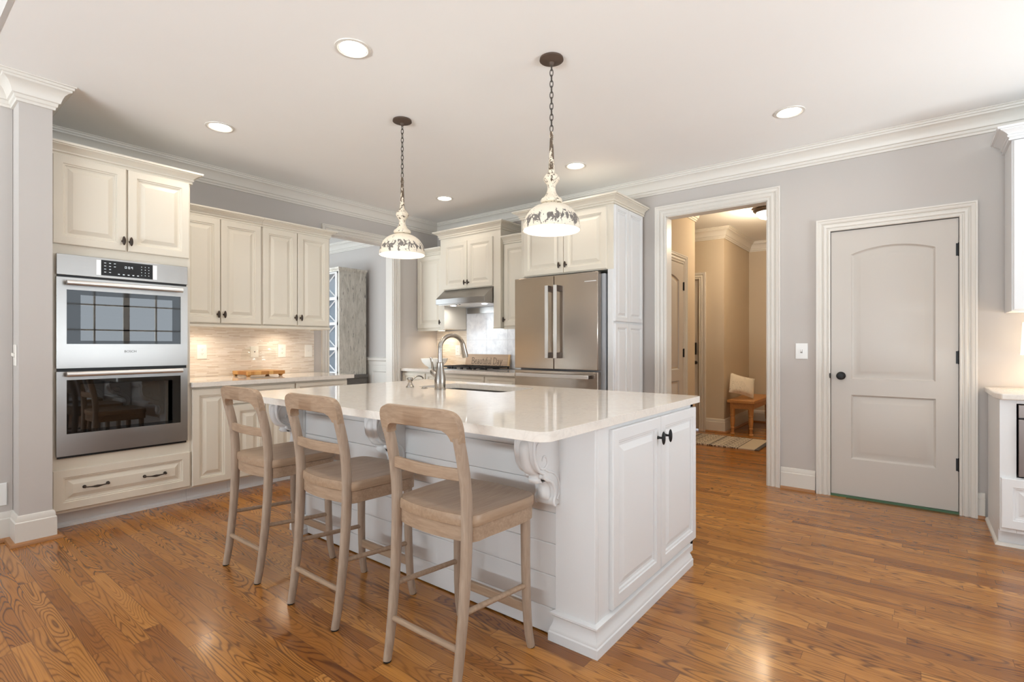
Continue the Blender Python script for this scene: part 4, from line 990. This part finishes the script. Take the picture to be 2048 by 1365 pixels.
for a, b_ in ((-6.635, -7.24), (-7.26, -7.865)):
    d = MB(); x0, x1 = min(a, b_), max(a, b_)
    d.box(x0, x0+.045, HY0-.015, HY0+.01, .80, 2.29).box(x1-.045, x1, HY0-.015, HY0+.01, .80, 2.29)
    zs = [.80, 1.16, 1.53, 1.90, 2.29]
    for z in zs: d.box(x0, x1, HY0-.0145, HY0+.009, max(.80, z-.022), min(2.29, z+.022))
    for z0, z1 in zip(zs[:-1], zs[1:]):
        for q in ((0, 1), (1, 0)):
            p0 = (x0+.045 if q[0] == 0 else x1-.045, HY0-.003, z0+.02); p1 = (x1-.045 if q[1] == 1 else x0+.045, HY0-.003, z1-.02)
            d.tube([p0, p1], .011, 4)
    do = obj('glass_door', d, 'white', c); obj('pane', MB().box(x0+.04, x1-.04, HY0+.0095, HY0+.0125, .81, 2.28), 'pane', do)
obj('base', MB().box(HX0-.03, HX1+.03, HY0-.05, HY1, .03, .72).box(HX0-.045, HX1+.045, HY0-.07, HY1, .72, .768), 'dining_wood', c, .006)

# ---------------------------------------------------------------- desk corner on the right
c = thing('desk_base_cabinet', 'white base cabinet with a drawer at the right edge of the frame', 'cabinet', (1.2, 4.5, 0))
bd = MB().box(.405, .478, 4.225, 4.842, .10, .889).box(.478, 2.2, 4.225, 4.842, .10, .43).box(.478, 2.2, 4.225, 4.842, .868, .889).box(1.02, 2.2, 4.225, 4.842, .43, .868).box(.478, 1.02, 4.80, 4.842, .43, .868)
obj('body', bd, 'white', c, .0015)
obj('drawer', panel(FY(4.225), .41, 1.05, .125, .423, k=1), 'white', c, ang=20)
obj('door', panel(FY(4.225), 1.06, 1.6, .125, .85), 'white', c, ang=20)
obj('toe_kick', MB().box(.405, 2.2, 4.29, 4.842, 0, .10), 'white', c)
obj('shoe_moulding', MB().sweep([(.405, 4.84), (.405, 4.283), (2.2, 4.283)], [(0, 0), (-.016, 0), (-.014, .012), (-.004, .02), (0, .02)]), 'trim', c, ang=30)
m = thing('microwave_drawer', 'dark stainless microwave drawer set in the right desk cabinet', 'microwave', (.75, 4.4, .45))
obj('body', MB().box(.49, 1.01, 4.235, 4.795, .435, .863), 'cavity', m)
obj('control_strip', MB().box(.485, 1.015, 4.213, 4.2345, .785, .862), 'darksteel', m, .002)
obj('drawer_front', MB().box(.485, 1.015, 4.208, 4.2345, .44, .778), 'darksteel', m, .002)
counter('desk_countertop', [(.385, 4.858), (.385, 4.285), (.41, 4.19), (2.2, 4.19), (2.2, 4.858)], [], 'white quartz desk top at the right edge of the frame')
c = thing('wall_cabinet', 'white wall cabinet above the desk top at the right edge', 'cabinet', (1.2, 4.68, 1.43))
obj('body', MB().box(.49, 2.2, 4.535, 4.845, 1.432, 2.53), 'white', c, .0015)
obj('door', panel(FY(4.535), .497, .95, 1.44, 2.515), 'white', c, ang=20); obj('door', panel(FY(4.535), .956, 1.41, 1.44, 2.515), 'white', c, ang=20)
cabcrown([(2.2, 4.535), (.49, 4.535), (.49, 4.845)], 2.52, c, 1.0, 'white')
puck((.82, 4.70, 1.431), 1.6, 'small round puck light under the wall cabinet over the desk', 'puck lights')
l = thing('table_lamp', 'table lamp with a cream drum shade on the desk top', 'lamp', (.675, 4.62, .925))
obj('base', MB().lathe([(.07, .9256), (.07, .935), (.02, .95), (.018, 1.05), (.03, 1.09), (.012, 1.13), (.008, 1.16)], (.675, 4.62, 0), 28), 'ceramic', l)
obj('lamp_shade', MB().lathe([(.135, 1.15), (.125, 1.362)], (.675, 4.62, 0), 40, cap=False), 'shade', l)
point('desk_lamp_bulb', (.675, 4.62, 1.26), 1.5, WARM, .04)
